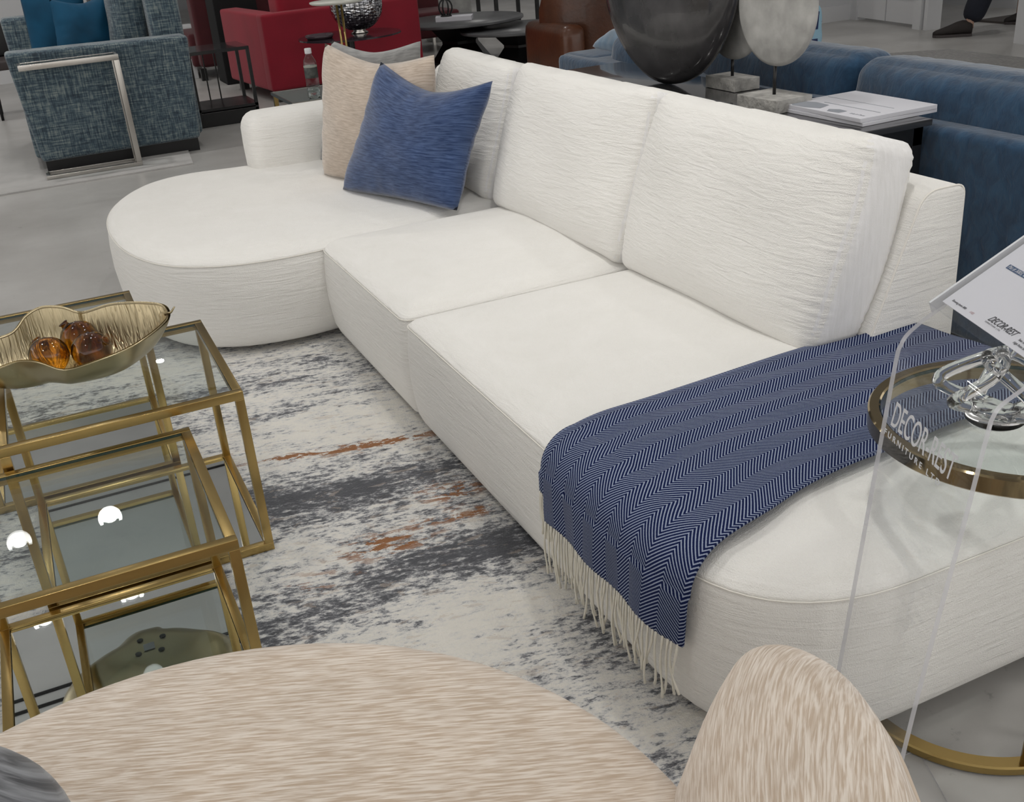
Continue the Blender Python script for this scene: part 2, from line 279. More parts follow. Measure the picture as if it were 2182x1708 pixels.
class MB:
    def __init__(s): s.V=[]; s.F=[]; s.n=0
    def add(s,V,F):
        V=np.asarray(V,float); s.V.append(V); s.F+= [tuple(i+s.n for i in f) for f in F]; s.n+=len(V); return s
    def box(s,a,b,bev=0.0,M=None):
        bm=bmesh.new(); bmesh.ops.create_cube(bm,size=1)
        a=np.array(a,float);b=np.array(b,float)
        for v in bm.verts: v.co=Vector([(a[i]+b[i])/2+v.co[i]*(b[i]-a[i]) for i in range(3)])
        if bev>0: bmesh.ops.bevel(bm,geom=list(bm.edges),offset=bev,segments=3,profile=.6,affect='EDGES')
        bm.verts.ensure_lookup_table()
        V=np.array([v.co for v in bm.verts]); F=[[v.index for v in f.verts] for f in bm.faces]; bm.free()
        if M is not None: V=V@M[:3,:3].T+M[:3,3]
        return s.add(V,F)
    def hexa(s,P8,bev=0):
        bm=bmesh.new(); vs=[bm.verts.new(p) for p in P8]
        for f in ((0,1,2,3),(7,6,5,4),(0,4,5,1),(1,5,6,2),(2,6,7,3),(3,7,4,0)): bm.faces.new([vs[i] for i in f])
        bmesh.ops.recalc_face_normals(bm,faces=bm.faces)
        if bev>0: bmesh.ops.bevel(bm,geom=list(bm.edges),offset=bev,segments=4,profile=.6,affect='EDGES')
        bm.verts.index_update(); V=np.array([v.co for v in bm.verts]); F=[[v.index for v in f.verts] for f in bm.faces]; bm.free(); return s.add(V,F)
    def tube(s,pts,r,n=10,closed=False,sq=False):
        pts=np.asarray(pts,float); m=len(pts); r=np.broadcast_to(r,(m,)) if np.ndim(r)<=1 else r
        T=np.gradient(pts,axis=0) if not closed else np.roll(pts,-1,0)-np.roll(pts,1,0)
        T/=np.linalg.norm(T,axis=1)[:,None]+1e-12
        up=np.array([0,0,1.0]);
        if abs(T[0]@up)>.9: up=np.array([1.0,0,0])
        U=np.cross(T[0],up); U/=np.linalg.norm(U); V=[]
        for i in range(m):
            U=U-T[i]*(U@T[i]); U/=np.linalg.norm(U); W=np.cross(T[i],U)
            for k in range(n):
                a=2*PI*k/n+(PI/4 if n==4 else 0); V.append(pts[i]+r[i]*(math.cos(a)*U+math.sin(a)*W))
        F=[]
        for i in range(m if closed else m-1):
            j=(i+1)%m
            for k in range(n): F.append((i*n+k,i*n+(k+1)%n,j*n+(k+1)%n,j*n+k))
        if not closed: F.append(tuple(range(n))); F.append(tuple((m-1)*n+k for k in range(n)))
        return s.add(V,F)
    def lathe(s,c,prof,n=48,M=None):
        V=[];F=[]
        for r,z in prof:
            for k in range(n): a=2*PI*k/n; V.append((c[0]+r*math.cos(a),c[1]+r*math.sin(a),c[2]+z))
        for i in range(len(prof)-1):
            for k in range(n): F.append((i*n+k,i*n+(k+1)%n,(i+1)*n+(k+1)%n,(i+1)*n+k))
        if prof[0][0]>1e-5: F.append(tuple(range(n)))
        if prof[-1][0]>1e-5: F.append(tuple((len(prof)-1)*n+k for k in range(n)))
        V=np.array(V)
        if M is not None: V=(V-np.array(c))@np.array(M).T+np.array(c)
        return s.add(V,F)
    def out(s,name,mat,parent=None,**k): return obj(name,np.vstack(s.V),s.F,mat,parent,**k)
def spline(P,n,closed=True):
    P=np.asarray(P,float); m=len(P); R=[]
    seg=m if closed else m-1
    for i in range(seg):
        p0=P[(i-1)%m] if closed or i>0 else P[0]; p1=P[i]; p2=P[(i+1)%m]; p3=P[(i+2)%m] if closed or i<m-2 else P[-1]
        for k in range(n):
            t=k/n; R.append(.5*((2*p1)+(-p0+p2)*t+(2*p0-5*p1+4*p2-p3)*t*t+(-p0+3*p1-3*p2+p3)*t**3))
    if not closed: R.append(P[-1])
    return np.array(R)
def roundpoly(P,rad,n=8,step=.03):
    """polygon with rounded corners, evenly filled straight runs (counter-clockwise)"""
    P=np.asarray(P,float); m=len(P); out=[]
    for i in range(m):
        a=P[i-1];b=P[i];c=P[(i+1)%m]; r=rad[i]
        u=(a-b)/np.linalg.norm(a-b); v=(c-b)/np.linalg.norm(c-b); s=b+u*r; e=b+v*r
        for k in range(n+1):
            t=k/n; out.append((1-t)**2*s+2*t*(1-t)*b*1.0+t*t*e)
    out=np.array(out); R=[]
    for i in range(len(out)):
        a=out[i]; b=out[(i+1)%len(out)]; d=np.linalg.norm(b-a); k=max(1,int(d/step))
        for j in range(k): R.append(a+(b-a)*j/k)
    return np.array(R)
def puffy(name,P,prof,top,crown,mat,parent,uvf=None,caps=9,zf=None):
    """upholstered block: outline P swept through (inset,z) rings, then a crowned top"""
    P=np.asarray(P,float); T=np.roll(P,-1,0)-np.roll(P,1,0); T/=np.linalg.norm(T,axis=1)[:,None]+1e-9
    Nn=np.stack([T[:,1],-T[:,0]],1)
    area=.5*np.sum(P[:,0]*np.roll(P[:,1],-1)-np.roll(P[:,0],-1)*P[:,1])
    if area<0: Nn=-Nn
    m=len(P); V=[];F=[]
    for ins,z in prof:
        Q=offs(P,ins); V+= [(q[0],q[1],z) for q in Q]
    last=offs(P,prof[-1][0]); zt=prof[-1][1]; c=last.mean(0)
    for k in range(1,caps+1):
        s=1-k/(caps+1); Q=c+(last-c)*s
        V+=[(q[0],q[1],zt+crown*(1-s**2.2)) for q in Q]
    R=len(prof)+caps
    V.append((c[0],c[1],zt+crown))
    for i in range(R-1):
        for k in range(m): F.append((i*m+k,i*m+(k+1)%m,(i+1)*m+(k+1)%m,(i+1)*m+k))
    for k in range(m): F.append(((R-1)*m+k,(R-1)*m+(k+1)%m,R*m))
    F.append(tuple(range(m)))
    V=np.array(V)
    if zf is not None: V=zf(V)
    return obj(name,V,F,mat,parent,uv=None if uvf is None else uvf(V))
def offs(P,ins):
    P=np.asarray(P,float)
    if ins>.004:
        # slide every point towards the middle until it is `ins` away from the outline (never folds)
        c=P.mean(0); A=P; B=np.roll(P,-1,0); AB=B-A; L2=(AB**2).sum(1)+1e-12
        def dist(X):
            t=np.clip(((X[:,None]-A[None])*AB[None]).sum(2)/L2[None],0,1); return np.sqrt((((A[None]+t[...,None]*AB[None])-X[:,None])**2).sum(2)).min(1)
        lo=np.zeros(len(P)); hi=np.full(len(P),.85)
        for _ in range(16):
            mid=(lo+hi)/2; d=dist(P+(c-P)*mid[:,None]); lo=np.where(d<ins,mid,lo); hi=np.where(d<ins,hi,mid)
        return P+(c-P)*hi[:,None]
    T=np.roll(P,-1,0)-np.roll(P,1,0); T/=np.linalg.norm(T,axis=1)[:,None]+1e-9; Nn=np.stack([T[:,1],-T[:,0]],1)
    if .5*np.sum(P[:,0]*np.roll(P[:,1],-1)-np.roll(P[:,0],-1)*P[:,1])<0: Nn=-Nn
    return P-Nn*ins
def cushion(name,O,aw,au,w,h,t,mat,parent,r=.05,bulge=.035,Nn=34,puck=.004,pf=1.0,seed=0,sag=0,side=None):
    """boxed cushion; O = bottom front corner, aw width axis, au up axis; thickness goes along at"""
    aw=np.array(aw,float);aw/=np.linalg.norm(aw);au=np.array(au,float);au/=np.linalg.norm(au); at=np.cross(au,aw); at/=np.linalg.norm(at)
    if at[0]<0 and abs(at[0])>.3: at=-at
    rs=np.random.RandomState(seed); ph=rs.rand(8)*6
    V=[];idx={};F=[];
    gv=np.linspace(-1,1,(Nn*3 if puck else Nn)+1); g=np.linspace(-1,1,Nn+1); g=np.sign(g)*(1-(1-abs(g))**1.35)
    def vid(p):
        k=tuple(np.round(p,5))
        if k not in idx: idx[k]=len(V); V.append(p)
        return idx[k]
    gt=np.linspace(-1,1,9)
    def face(fn,ga,gb):
        for i in range(len(ga)-1):
            for j in range(len(gb)-1):
                F.append((vid(fn(ga[i],gb[j])),vid(fn(ga[i+1],gb[j])),vid(fn(ga[i+1],gb[j+1])),vid(fn(ga[i],gb[j+1]))))
    for s in (-1,1):
        face(lambda a,b:(a,b,s),g,gv); face(lambda a,b:(a,s,b),g,gt); face(lambda a,b:(s,a,b),gv,gt)
    V=np.array(V); H=np.array([w/2,h/2,t/2]); Q=V*H
    core=np.clip(Q,-(H-r),(H-r)); d=Q-core; ln=np.linalg.norm(d,axis=1)[:,None]+1e-9
    Q=np.where(ln>1e-6,core+d/ln*np.minimum(ln,r),Q)
    a,b_,c=V[:,0],V[:,1],V[:,2]
    Q[:,2]+=np.sign(c)*(abs(c)>.5)*bulge*(1-a**4)*(1-b_**4)*abs(c)
    Q[:,1]+=np.where(b_>.7,-sag*(1-0)*(np.cos(a*PI*1.0)*.5-.5)*-1,0)
    Q[:,0]+=np.sign(a)*bulge*.35*(abs(a)>.9)*(1-b_**2)
    ed=np.exp(-((1-abs(a))/.10))+0*a
    pz=np.sin(Q[:,1]*310*pf+ph[0]+np.sin(Q[:,1]*57+ph[1])*2.5)*puck*ed*(.6+.4*np.sin(Q[:,1]*33+ph[6]))
    Q[:,2]+=np.sign(c)*pz
    ed2=np.exp(-((1-b_)/.10)); Q[:,1]+=ed2*puck*1.2*np.sin(Q[:,0]*60+ph[2]+2*np.sin(Q[:,0]*23+ph[3]))
    Q[:,2]+=.004*np.sin(Q[:,0]*13+ph[4])*np.sin(Q[:,1]*17+ph[5])*np.sign(c)
    uv=np.stack([Q[:,0],Q[:,1]],1)
    W=np.array(O)+np.outer(Q[:,0]+w/2,aw)+np.outer(Q[:,1]+h/2,au)+np.outer(Q[:,2]+t/2,at)
    mi=None; mats=None
    o=obj(name,W,F,mat,parent,uv=uv)
    if side is not None:
        o.data.materials.append(side)
        base=np.array(wloc(parent)) if parent is not None else np.array(o.location)
        for p in o.data.polygons:
            n=np.array(p.normal)
            if abs(n@at)<.5 and abs(n@aw)>.6: p.material_index=1
    return o,(aw,au,at)
def pillow(name,C4,t,mat,parent=None,label=None,cat=None,group=None,n=30,dip=(.06,.03,.03,.03),seed=1,back=None):
    """throw pillow through four corners BL,BR,TR,TL; dip = how far bottom,right,top,left edges are drawn in"""
    C4=[np.array(c,float) for c in C4]; BL,BR,TR,TL=C4
    cen=sum(C4)/4; ex=((BR-BL)+(TR-TL)); ex/=np.linalg.norm(ex); ey=((TL-BL)+(TR-BR)); ey-=ex*(ey@ex); ey/=np.linalg.norm(ey); nz=np.cross(ex,ey)
    rs=np.random.RandomState(seed); ph=rs.rand(10)*6
    g=np.linspace(-1,1,n+1); V=[];uv=[];F=[]
    w=np.linalg.norm(BR-BL); h=np.linalg.norm(TL-BL)
    def pos(x,y,s):
        x0_,y0_=x,y; x=x*(1-.02*abs(y0_)**9); y=y*(1-.02*abs(x0_)**9)
        u=(x+1)/2; v=(y+1)/2
        p=BL*(1-u)*(1-v)+BR*u*(1-v)+TR*u*v+TL*(1-u)*v
        cx=(1-abs(x)**1.6); cy=(1-abs(y)**1.6)
        p=p+ey*(dip[0]*cx*((1-v)**1.5))-ey*(dip[2]*cx*(v**1.5))-ex*(dip[1]*cy*(u**1.5))+ex*(dip[3]*cy*((1-u)**1.5))
        x,y=x0_,y0_
        th=t/2*((1-x**4)*(1-y**4))**.45*(.66+.38*(1-x*x)*(1-y*y))
        th+= .006*math.sin(x*7+ph[0]+y*3)*math.sin(y*6+ph[1])*(1-x*x)*(1-y*y)
        e=math.exp(-(1-abs(y))/.13); th+=.012*e*(1-abs(y)**8)*math.sin(x*19+ph[2]+2*math.sin(5*x+ph[3]))*(1-x*x)
        e=math.exp(-(1-abs(x))/.13); th+=.010*e*(1-abs(x)**8)*math.sin(y*17+ph[4]+2*math.sin(4*y))*(1-y*y)
        return p+nz*(s*max(th,0))
    m=n+1
    for s in (1,-1):
        for y in g:
            for x in g: V.append(pos(x,y,s)); uv.append((x*w/2,y*h/2+ (5 if s<0 else 0)))
    for s in (0,1):
        for i in range(n):
            for j in range(n):
                a=s*m*m+i*m+j; F.append((a,a+1,a+m+1,a+m))
    o=obj(name,V,F,mat,parent,uv=uv)
    bm=bmesh.new(); bm.from_mesh(o.data); bmesh.ops.remove_doubles(bm,verts=bm.verts,dist=1e-5); bmesh.ops.recalc_face_normals(bm,faces=bm.faces); bm.to_mesh(o.data); bm.free()
    if label: tagit(o,label,cat,group)
    return o
def textmesh(s,size,origin,ax,ay,mat,parent,name,ext=.0004,shear=0,align='LEFT',sx=1.0,space=1.0):
    cu=bpy.data.curves.new(name,'FONT'); cu.body=s; cu.size=size; cu.extrude=ext; cu.shear=shear; cu.align_x=align; cu.space_character=space
    o=bpy.data.objects.new(name,cu); ax=Vector(ax).normalized(); ay=Vector(ay); ay=(ay-ax*ay.dot(ax)).normalized(); az=ax.cross(ay)
    M=Matrix((ax*sx,ay,az)).transposed().to_4x4(); M.translation=Vector(origin)-wloc(parent)
    me=bpy.data.meshes.new_from_object(o); bpy.data.objects.remove(o); bpy.data.curves.remove(cu)
    if not me.materials: me.materials.append(mat)
    else: me.materials[0]=mat
    o=bpy.data.objects.new(name,me); o.parent=parent; o.matrix_local=M; COL.objects.link(o); return o
def struct(o): o['kind']='structure'; return o
# ------------------------------------------------------------------ setting
b=MB(); b.add([(-9,-5,0),(16,-5,0),(16,26,0),(-9,26,0)],[(0,1,2,3)]); fl=b.out('floor',concrete(),smooth=False,loc=(0,0,0)); struct(fl)
CZ=3.6
b=MB(); b.box((-9,-5,CZ),(16,26,CZ+.1)); struct(b.out('ceiling',plain('ceiling paint',(.90,.91,.91),.9,noise=.08,nscale=1.2),smooth=False))
# recessed slot lines in the ceiling
for i,(y0,x0,x1) in enumerate(((6.9,-6,1.2),(7.05,-6,1.2),(9.9,-3,6),(4.6,-6,6))):
    b=MB(); b.box((x0,y0,CZ-.012),(x1,y0+.03,CZ-.001)); struct(b.out('trim_%d'%(i+10),BLACKM,smooth=False))
# wall at the back, left part
b=MB(); b.box((-9,13.6,0),(.95,13.75,CZ)); struct(b.out('wall_back_left',WHITEW,smooth=False))
b=MB(); b.box((-9,13.58,0),(.95,13.6,.14)); struct(b.out('baseboard_back_left',WHITEP,smooth=False))
b=MB(); b.box((6.6,17.2,0),(14,17.35,CZ)); struct(b.out('wall_back',WHITEW,smooth=False))
b=MB(); b.box((-9,22.5,0),(16,22.6,CZ)); struct(b.out('wall_far',GREYW,smooth=False))
# right wall with doors, line from W0 to W1
W0=np.array([8.43,9.46]); W1=np.array([8.00,6.80]); wd=(W1-W0)/np.linalg.norm(W1-W0); wn=np.array([wd[1],-wd[0]]); wn=wn if wn[0]<0 else -wn
def wbox(mb,s0,s1,z0,z1,d0,d1):
    P=[]
    for z in (z0,z1):
        for s,d in ((s0,d0),(s1,d0),(s1,d1),(s0,d1)): q=W0+wd*s-wn*d; P.append((q[0],q[1],z))
    return mb.hexa(P)
def pw(s): return W0+wd*s
S_LEN=np.linalg.norm(W1-W0)
b=MB(); wbox(b,-.02,0.10,0,2.6,0,.12); wbox(b,-.02,S_LEN,2.6,CZ,0,.12); struct(b.out('wall_right',WHITEW,smooth=False))
d=thing('door_1',(*pw(.6),0),'white panelled door closed in right wall','door'); d['kind']='structure'; del d['category']
b=MB(); wbox(b,.10,.60,.03,2.55,.02,.06); b.out('door_leaf',WHITEP,d,smooth=False)
b=MB(); wbox(b,.62,1.16,.03,2.55,.02,.06); b.out('door_leaf',WHITEP,d,smooth=False)
for s0,s1 in ((.18,.54),(.70,1.08)):
    for z0,z1 in ((.28,1.0),(1.15,2.3)):
        b=MB(); wbox(b,s0,s1,z0,z0+.03,.0,.03); wbox(b,s0,s1,z1-.03,z1,.0,.03); wbox(b,s0,s0+.03,z0,z1,0,.03); wbox(b,s1-.03,s1,z0,z1,0,.03); b.out('panel_moulding',WHITEP,d,smooth=False)
b=MB(); wbox(b,1.16,1.28,0,2.6,-.04,.14); wbox(b,1.31,1.36,0,2.6,-.02,.14); struct(b.out('trim_1',WHITEP,smooth=False))
b=MB(); wbox(b,2.62,2.90,0,CZ,-.04,.16); wbox(b,2.90,3.6,0,CZ,0,.12); struct(b.out('wall_right_near',WHITEP,smooth=False))
b=MB(); b.box((9.9,4,0),(10,11.5,CZ)); struct(b.out('wall_room_beyond',WHITEW,smooth=False))
b=MB(); b.box((8.9,5.5,.0),(9.9,8.15,.02)); struct(b.out('trim_2',plain('dark timber threshold',(.06,.05,.045),.5),smooth=False))
b=MB(); b.box((8.43,9.46,0),(8.6,17.2,CZ)); struct(b.out('wall_recess',WHITEW,smooth=False))
b=MB(); b.box((7.98,9.5,0),(8.43,9.64,CZ)); struct(b.out('wall_pier',WHITEW,smooth=False)) 
b=MB(); b.box((7.95,9.47,0),(8.43,9.5,.16)); struct(b.out('baseboard_pier',WHITEP,smooth=False))
# ------------------------------------------------------------------ rugs
RUG=rugmat()
P=roundpoly([(-2.6,-.5),(1.0,-.5),(1.0,4.02),(-2.6,4.02)],[.01]*4,2,.5)
m_=len(P); V=[(x,y,.0005) for x,y in P]+[(x,y,.011) for x,y in P]+[(x*.999-.0005,y*.999+.002,.013) for x,y in P]
F=[(k,(k+1)%m_,m_+(k+1)%m_,m_+k) for k in range(m_)]+[(m_+k,m_+(k+1)%m_,2*m_+(k+1)%m_,2*m_+k) for k in range(m_)]+[tuple(2*m_+k for k in range(m_))]
rg=obj('area_rug',V,F,RUG,smooth=False,loc=(RUGO[0],RUGO[1],0)); tagit(rg,'cream and grey abstract streaked rug with rust flecks under the brass tables','rug')
GR=plain('grey geometric rug pile',(.20,.19,.185),.95,noise=.75,nscale=30,bump=.5,bscale=80)
b=MB(); b.hexa([(4.6,6.4,.0005),(7.30,4.0,.0005),(7.372,7.033,.0005),(5.2,8.1,.0005),(4.6,6.4,.012),(7.30,4.0,.012),(7.372,7.033,.012),(5.2,8.1,.012)])
def rug2():
    m,nt,bb=newmat('grey dashed rug'); bb.inputs['Roughness'].default_value=.95
    tc=N(nt,'ShaderNodeTexCoord'); mp=N(nt,'ShaderNodeMapping'); mp.inputs['Scale'].default_value=(22,22,22); mp.inputs['Rotation'].default_value=(0,0,.6); L(nt,tc.outputs['Object'],mp.inputs['Vector'])
    br=N(nt,'ShaderNodeTexBrick'); br.inputs['Color1'].default_value=(.62,.60,.56,1); br.inputs['Color2'].default_value=(.34,.33,.32,1); br.inputs['Mortar'].default_value=(.15,.15,.155,1); br.inputs['Mortar Size'].default_value=.07; br.inputs['Scale'].default_value=1
    L(nt,mp.outputs[0],br.inputs['Vector']); L(nt,br.outputs[0],bb.inputs['Base Color']); return m
o=b.out('area_rug',rug2(),smooth=False); tagit(o,'grey dashed pattern rug beyond the blue sofa','rug')
b=MB(); b.hexa([(-1.6,7.35,.0005),(.95,7.38,.0005),(1.0,7.9,.0005),(-1.6,8.2,.0005),(-1.6,7.35,.01),(.95,7.38,.01),(1.0,7.9,.01),(-1.6,8.2,.01)])
WR=plain('pale flat woven rug',(.44,.43,.42),.9,noise=.12,nscale=5)
o=b.out('area_rug',WR,smooth=False); tagit(o,'pale plain rug edge under the teal sofa and steel table','rug')
# ------------------------------------------------------------------ sectional sofa
sofa=thing('sectional_sofa',(1.3,3.0,0),'ivory crinkle-cloth sectional sofa with rounded chaise and rounded open end','sofa')
def seatprof(zb=.028,zs=.362,s=.0):
    return [(.06,zb+.008),(.035,zb+.012),(.018,zb+.025),(.006,zb+.055),(.0,zb+.10),(-.006,.20),(-.004,.28),(.002,.335),(.005,zs-.010),(.0085,zs-.003),(.0062,zs),(.010,zs+.004),(.018,zs+.010),(.032,zs+.018),(.052,zs+.026),(.08,zs+.033),(.12,zs+.039),(.17,zs+.043)]
# right-hand seat with rounded end
PR=roundpoly([(.845,2.752),(.845,1.068),(1.95,1.068),(1.95,2.752)],[.05,.33,.12,.02],14,.03)
seat_r=puffy('seat',PR,seatprof(),0,.010,IVORY,sofa)
PM=roundpoly([(.848,3.70),(.848,2.758),(1.95,2.758),(1.95,3.70)],[.11,.05,.02,.02],10,.03)
seat_m=puffy('seat',PM,seatprof(),0,.022,IVORY,sofa)
PC=spline([(1.05,3.665),(.84,3.63),(.65,3.632),(.47,3.69),(.315,3.83),(.222,4.07),(.187,4.38),(.205,4.70),(.285,4.98),(.43,5.18),(.63,5.25),(.85,5.22),(1.1,5.19),(1.5,5.18),(1.93,5.17),(1.955,5.0),(1.955,4.4),(1.955,3.72),(1.5,3.703)],12)
chaise=puffy('chaise_seat',PC,seatprof(),0,.010,IVORY,sofa)
for P_,nm in ((PR,seat_r),(PM,seat_m),(PC,chaise)):
    Q=offs(P_,.0045); pts=[(x,y,.3605) for x,y in Q]
    MB().tube(pts,.0016,6,closed=True).out('welt',PIPE,nm)
# dark recessed base under the blocks
b=MB(); b.box((1.0,1.5,.014),(1.85,5.0,.04)); b.out('base',BLACKCL,sofa,smooth=False)
# back frame: sloped front
def loft(name,secs,mat,parent,bev=0):
    """secs: list of closed sections (k,3) joined in order and capped"""
    k=len(secs[0]); V=np.vstack(secs); F=[]
    for i in range(len(secs)-1):
        for j in range(k): F.append((i*k+j,i*k+(j+1)%k,(i+1)*k+(j+1)%k,(i+1)*k+j))
    F.append(tuple(range(k))); F.append(tuple((len(secs)-1)*k+j for j in range(k)))
    return obj(name,V,F,mat,parent,auto=50)
sec=roundpoly([(1.70,.36),(1.99,.36),(1.985,.765),(1.858,.765)],[.005,.005,.03,.045],6,.05)
ys=np.concatenate([[1.795,1.797,1.802],np.linspace(1.82,4.95,40)]); secs=[]
cc=sec.mean(0)
for i,y in enumerate(ys):
    s=(.965,.985,.996)[i] if i<3 else 1.0
    secs.append(np.array([[cc[0]+(p[0]-cc[0])*s,y,cc[1]+(p[1]-cc[1])*s] for p in sec]))
loft('back_frame',secs,IVORY,sofa)
MB().tube([(p[0],1.799,p[1]) for p in sec],.0022,6,closed=True).out('welt',PIPE,sofa)
# arm at the chaise end
AP=roundpoly([(.905,5.19),(.905,4.93),(1.97,4.93),(1.97,5.19)],[.09,.09,.02,.02],10,.04)
puffy('armrest',AP,[(.02,.36),(.0,.40),(-.002,.5),(.0,.575),(.006,.60),(.018,.622),(.035,.637),(.058,.647),(.085,.652)],0,.004,IVORY,sofa,caps=5)
# loose back cushions
ux=np.array([.165,0,.515])
cushion('back_cushion',(1.560,2.735,.392),(0,-1,0),ux,.89,.545,.165,IVORYP,sofa,r=.036,bulge=.062,seed=3,puck=.0026,side=IVORYB)
cushion('back_cushion',(1.548,3.690,.392),(.012,-1,0),ux,.925,.545,.165,IVORYP,sofa,r=.036,bulge=.062,seed=5,puck=.0026,side=IVORYB)
cushion('back_cushion',(1.575,4.50,.392),(-.045,-1,0),ux,.745,.535,.165,IVORYP,sofa,r=.04,bulge=.06,seed=8,puck=.0026,side=IVORYB)
# ------------------------------------------------------------------ throw pillows
pillow('throw_pillow',[(1.213,4.935,.40),(1.47,4.33,.40),(1.597,4.396,.948),(1.358,4.958,.935)],.16,GREYV,None,'grey chenille square pillow behind the sand coloured one','pillow','throw pillows on the chaise',dip=(.02,.02,.055,.02),seed=3)
pillow('throw_pillow',[(1.136,4.592,.405),(1.397,3.95,.405),(1.491,3.966,.941),(1.24,4.644,.963)],.20,BEIGEV,None,'sand coloured square pillow between the grey and blue ones','pillow','throw pillows on the chaise',dip=(.0,.01,.065,.02),seed=5)
pillow('throw_pillow',[(1.121,4.262,.41),(1.397,3.645,.40),(1.573,3.603,.871),(1.334,4.182,.917)],.22,BLUEV,None,'slate blue velvet square pillow leaning in front','pillow','throw pillows on the chaise',dip=(.01,.035,.085,.03),seed=9)
# ------------------------------------------------------------------ throw blanket
def xfront(y):
    """front face of the right seat block at height ~.3 (rounded corner below Y=1.4)"""
    if y>=1.398: return .845
    t=(1.398-y)/.33
    # quadratic corner: x=.845+.33 s^2, y=1.398-.33*(1-(1-s)^2)
    s=1-math.sqrt(max(0,1-t)); return .845+.33*s*s
NU,NV=60,150; Vb=[];uvb=[]
Wd=.50
def blanket(u,v,lift):
    # u 0..1 across (0 = far edge, Y 1.865), v metres along from back end
    fl=1/(1+math.exp(-(v-.55)/.12))
    f2=1/(1+math.exp(-(v-.86)/.04))
    Y=1.862-u*(.495+.03*fl+.055*f2)-.04*(1-u)*fl
    Y-= .006*math.sin(v*5+u*3)*u
    xs=1.862-(0.02*u)+ .06*u*(u>.0)   # back end slightly askew
    xb=xs+.03*u; xf=xfront(Y)
    flat=xb-(xf+.075)
    zt=.4185+lift
    if v<flat:
        x=xb-v; z=zt+.0025*math.sin(v*22+u*9)*math.sin(u*11)+.003*math.sin(u*PI*7)*math.sin(v*9)
        # follow soft edge start
        e=max(0,1-(flat-v)/.10); z-=.012*e*e; return (x,Y,z)
    a=v-flat; R=.085; arc=R*PI/2
    # normal direction around the corner
    dy=(xfront(Y-.01)-xfront(Y+.01))/.02; n=np.array([-1,-dy*1.0]); n/=np.linalg.norm(n)
    cx=xf+.075; 
    if a<arc:
        th=a/R; off=(R+lift)*math.sin(th); z=zt-.012-R*(1-math.cos(th)); return (cx+n[0]*off,Y+n[1]*off*.9,z)
    d=a-arc; off=R+.006+.004*math.sin(u*16+d*6)*min(1,d/.08)+lift
    return (cx+n[0]*off,Y+n[1]*off*.9+.10*d*u,zt-.012-R-d)
def hemlen(u,layer):
    # total length along for each strand: lower layer slightly shorter at far edge
    Y=1.822-u*.54; xf=xfront(Y); flat=1.862+.07*u-(xf+.075)
    drop={0:.112+.002*u,1:.050+.05*u}[layer]
    return flat+.085*PI/2+drop
def sheet(u0,u1,layer,lift,nu):
    us=np.linspace(u0,u1,nu+1); V=[];uv=[]
    for u in us:
        Lm=hemlen(u,layer)
        for k in range(NV+1):
            v=Lm*k/NV; V.append(blanket(u,v,lift)); uv.append((u*Wd+layer*.017,v))
    F=[(i*(NV+1)+k,i*(NV+1)+k+1,(i+1)*(NV+1)+k+1,(i+1)*(NV+1)+k) for i in range(nu) for k in range(NV)]
    return V,F,uv
thr=thing('throw_blanket',(1.35,1.6,.40),'navy herringbone wool throw with cream fringe draped over the seat','blanket')
V1,F1,u1=sheet(0.085,1.0,0,.011,60); V2,F2,u2=sheet(0.0,.93,1,.0,56)
for V_,F_,u_,nm in ((V1,F1,u1,'upper_fold'),(V2,F2,u2,'lower_fold')):
    o=obj(nm,V_,F_,HERR,thr,uv=u_); md=o.modifiers.new('thick','SOLIDIFY'); md.thickness=.006; md.offset=0
def tassels(u0,u1,layer,lift,n):
    for k in range(n):
        u=u0+(u1-u0)*(k+.5+rng.uniform(-.25,.25))/n; Lm=hemlen(u,layer)
        p=np.array(blanket(u,Lm-.002,lift)); q=np.array(blanket(u,Lm+.05,lift)); ln=rng.uniform(.095,.150)
        dx=rng.uniform(-.004,.004); dy=rng.uniform(-.024,.024); ph=rng.uniform(0,6); pts=[]
        for j in range(9):
            t=j/8; pts.append(p+np.array([-.003+dx*t-.004*math.sin(t*PI),dy*t*t+.007*math.sin(ph+t*5.5)*t+(q[1]-p[1])*t*.6,-ln*t]))
        rr=[.0023+.0006*math.sin(j*2+ph) for j in range(8)]+[.0030]
        MB().tube(pts,np.array(rr),6).out('tassel',FRINGE,thr)
tassels(.09,.995,0,.011,46); tassels(0,.16,1,0,9)
# ------------------------------------------------------------------ brass tables
def brass_table(name,x1,y0,Lx,Dy,H,label,shelf=True):
    x0=x1-Lx; y1=y0+Dy; t=.021; z0=.0135
    T=thing(name,((x0+x1)/2,(y0+y1)/2,z0),label,'table','square brass and glass tables in a row')
    for cx,cy in ((x0,y0),(x1-t,y0),(x1-t,y1-t),(x0,y1-t)):
        b=MB(); b.box((cx,cy,z0+t),(cx+t,cy+t,H-t),.0012); b.out('leg',BRASS,T,auto=40)
    for nm,za in (('top_frame',H-t),('base_frame',z0)):
        b=MB()
        for bx in (((x0,y0),(x1,y0+t)),((x0,y1-t),(x1,y1)),((x0,y0+t),(x0+t,y1-t)),((x1-t,y0+t),(x1,y1-t))):
            b.box((*bx[0],za),(*bx[1],za+t),.0012)
        b.out(nm,BRASS,T,auto=40)
    V=[];F=[]
    a=(x0+t+.001,y0+t+.001,H-.008); c=(x1-t-.001,y1-t-.001,H-.0015)
    b=MB(); b.box(a,c); mi=[]
    o=obj('glass_top',np.vstack(b.V),b.F,None,T,smooth=False,mats=[GLASS,GLASSE],mi=[0]*len(b.F))
    for p in o.data.polygons: p.material_index=0 if abs(p.normal.z)>.5 else 1
    b=MB(); b.box((x0+t+.001,y0+t+.001,z0+.004),(x1-t-.001,y1-t-.001,z0+.014)); b.out('mirror_shelf',MIRROR,T,smooth=False)
    return T
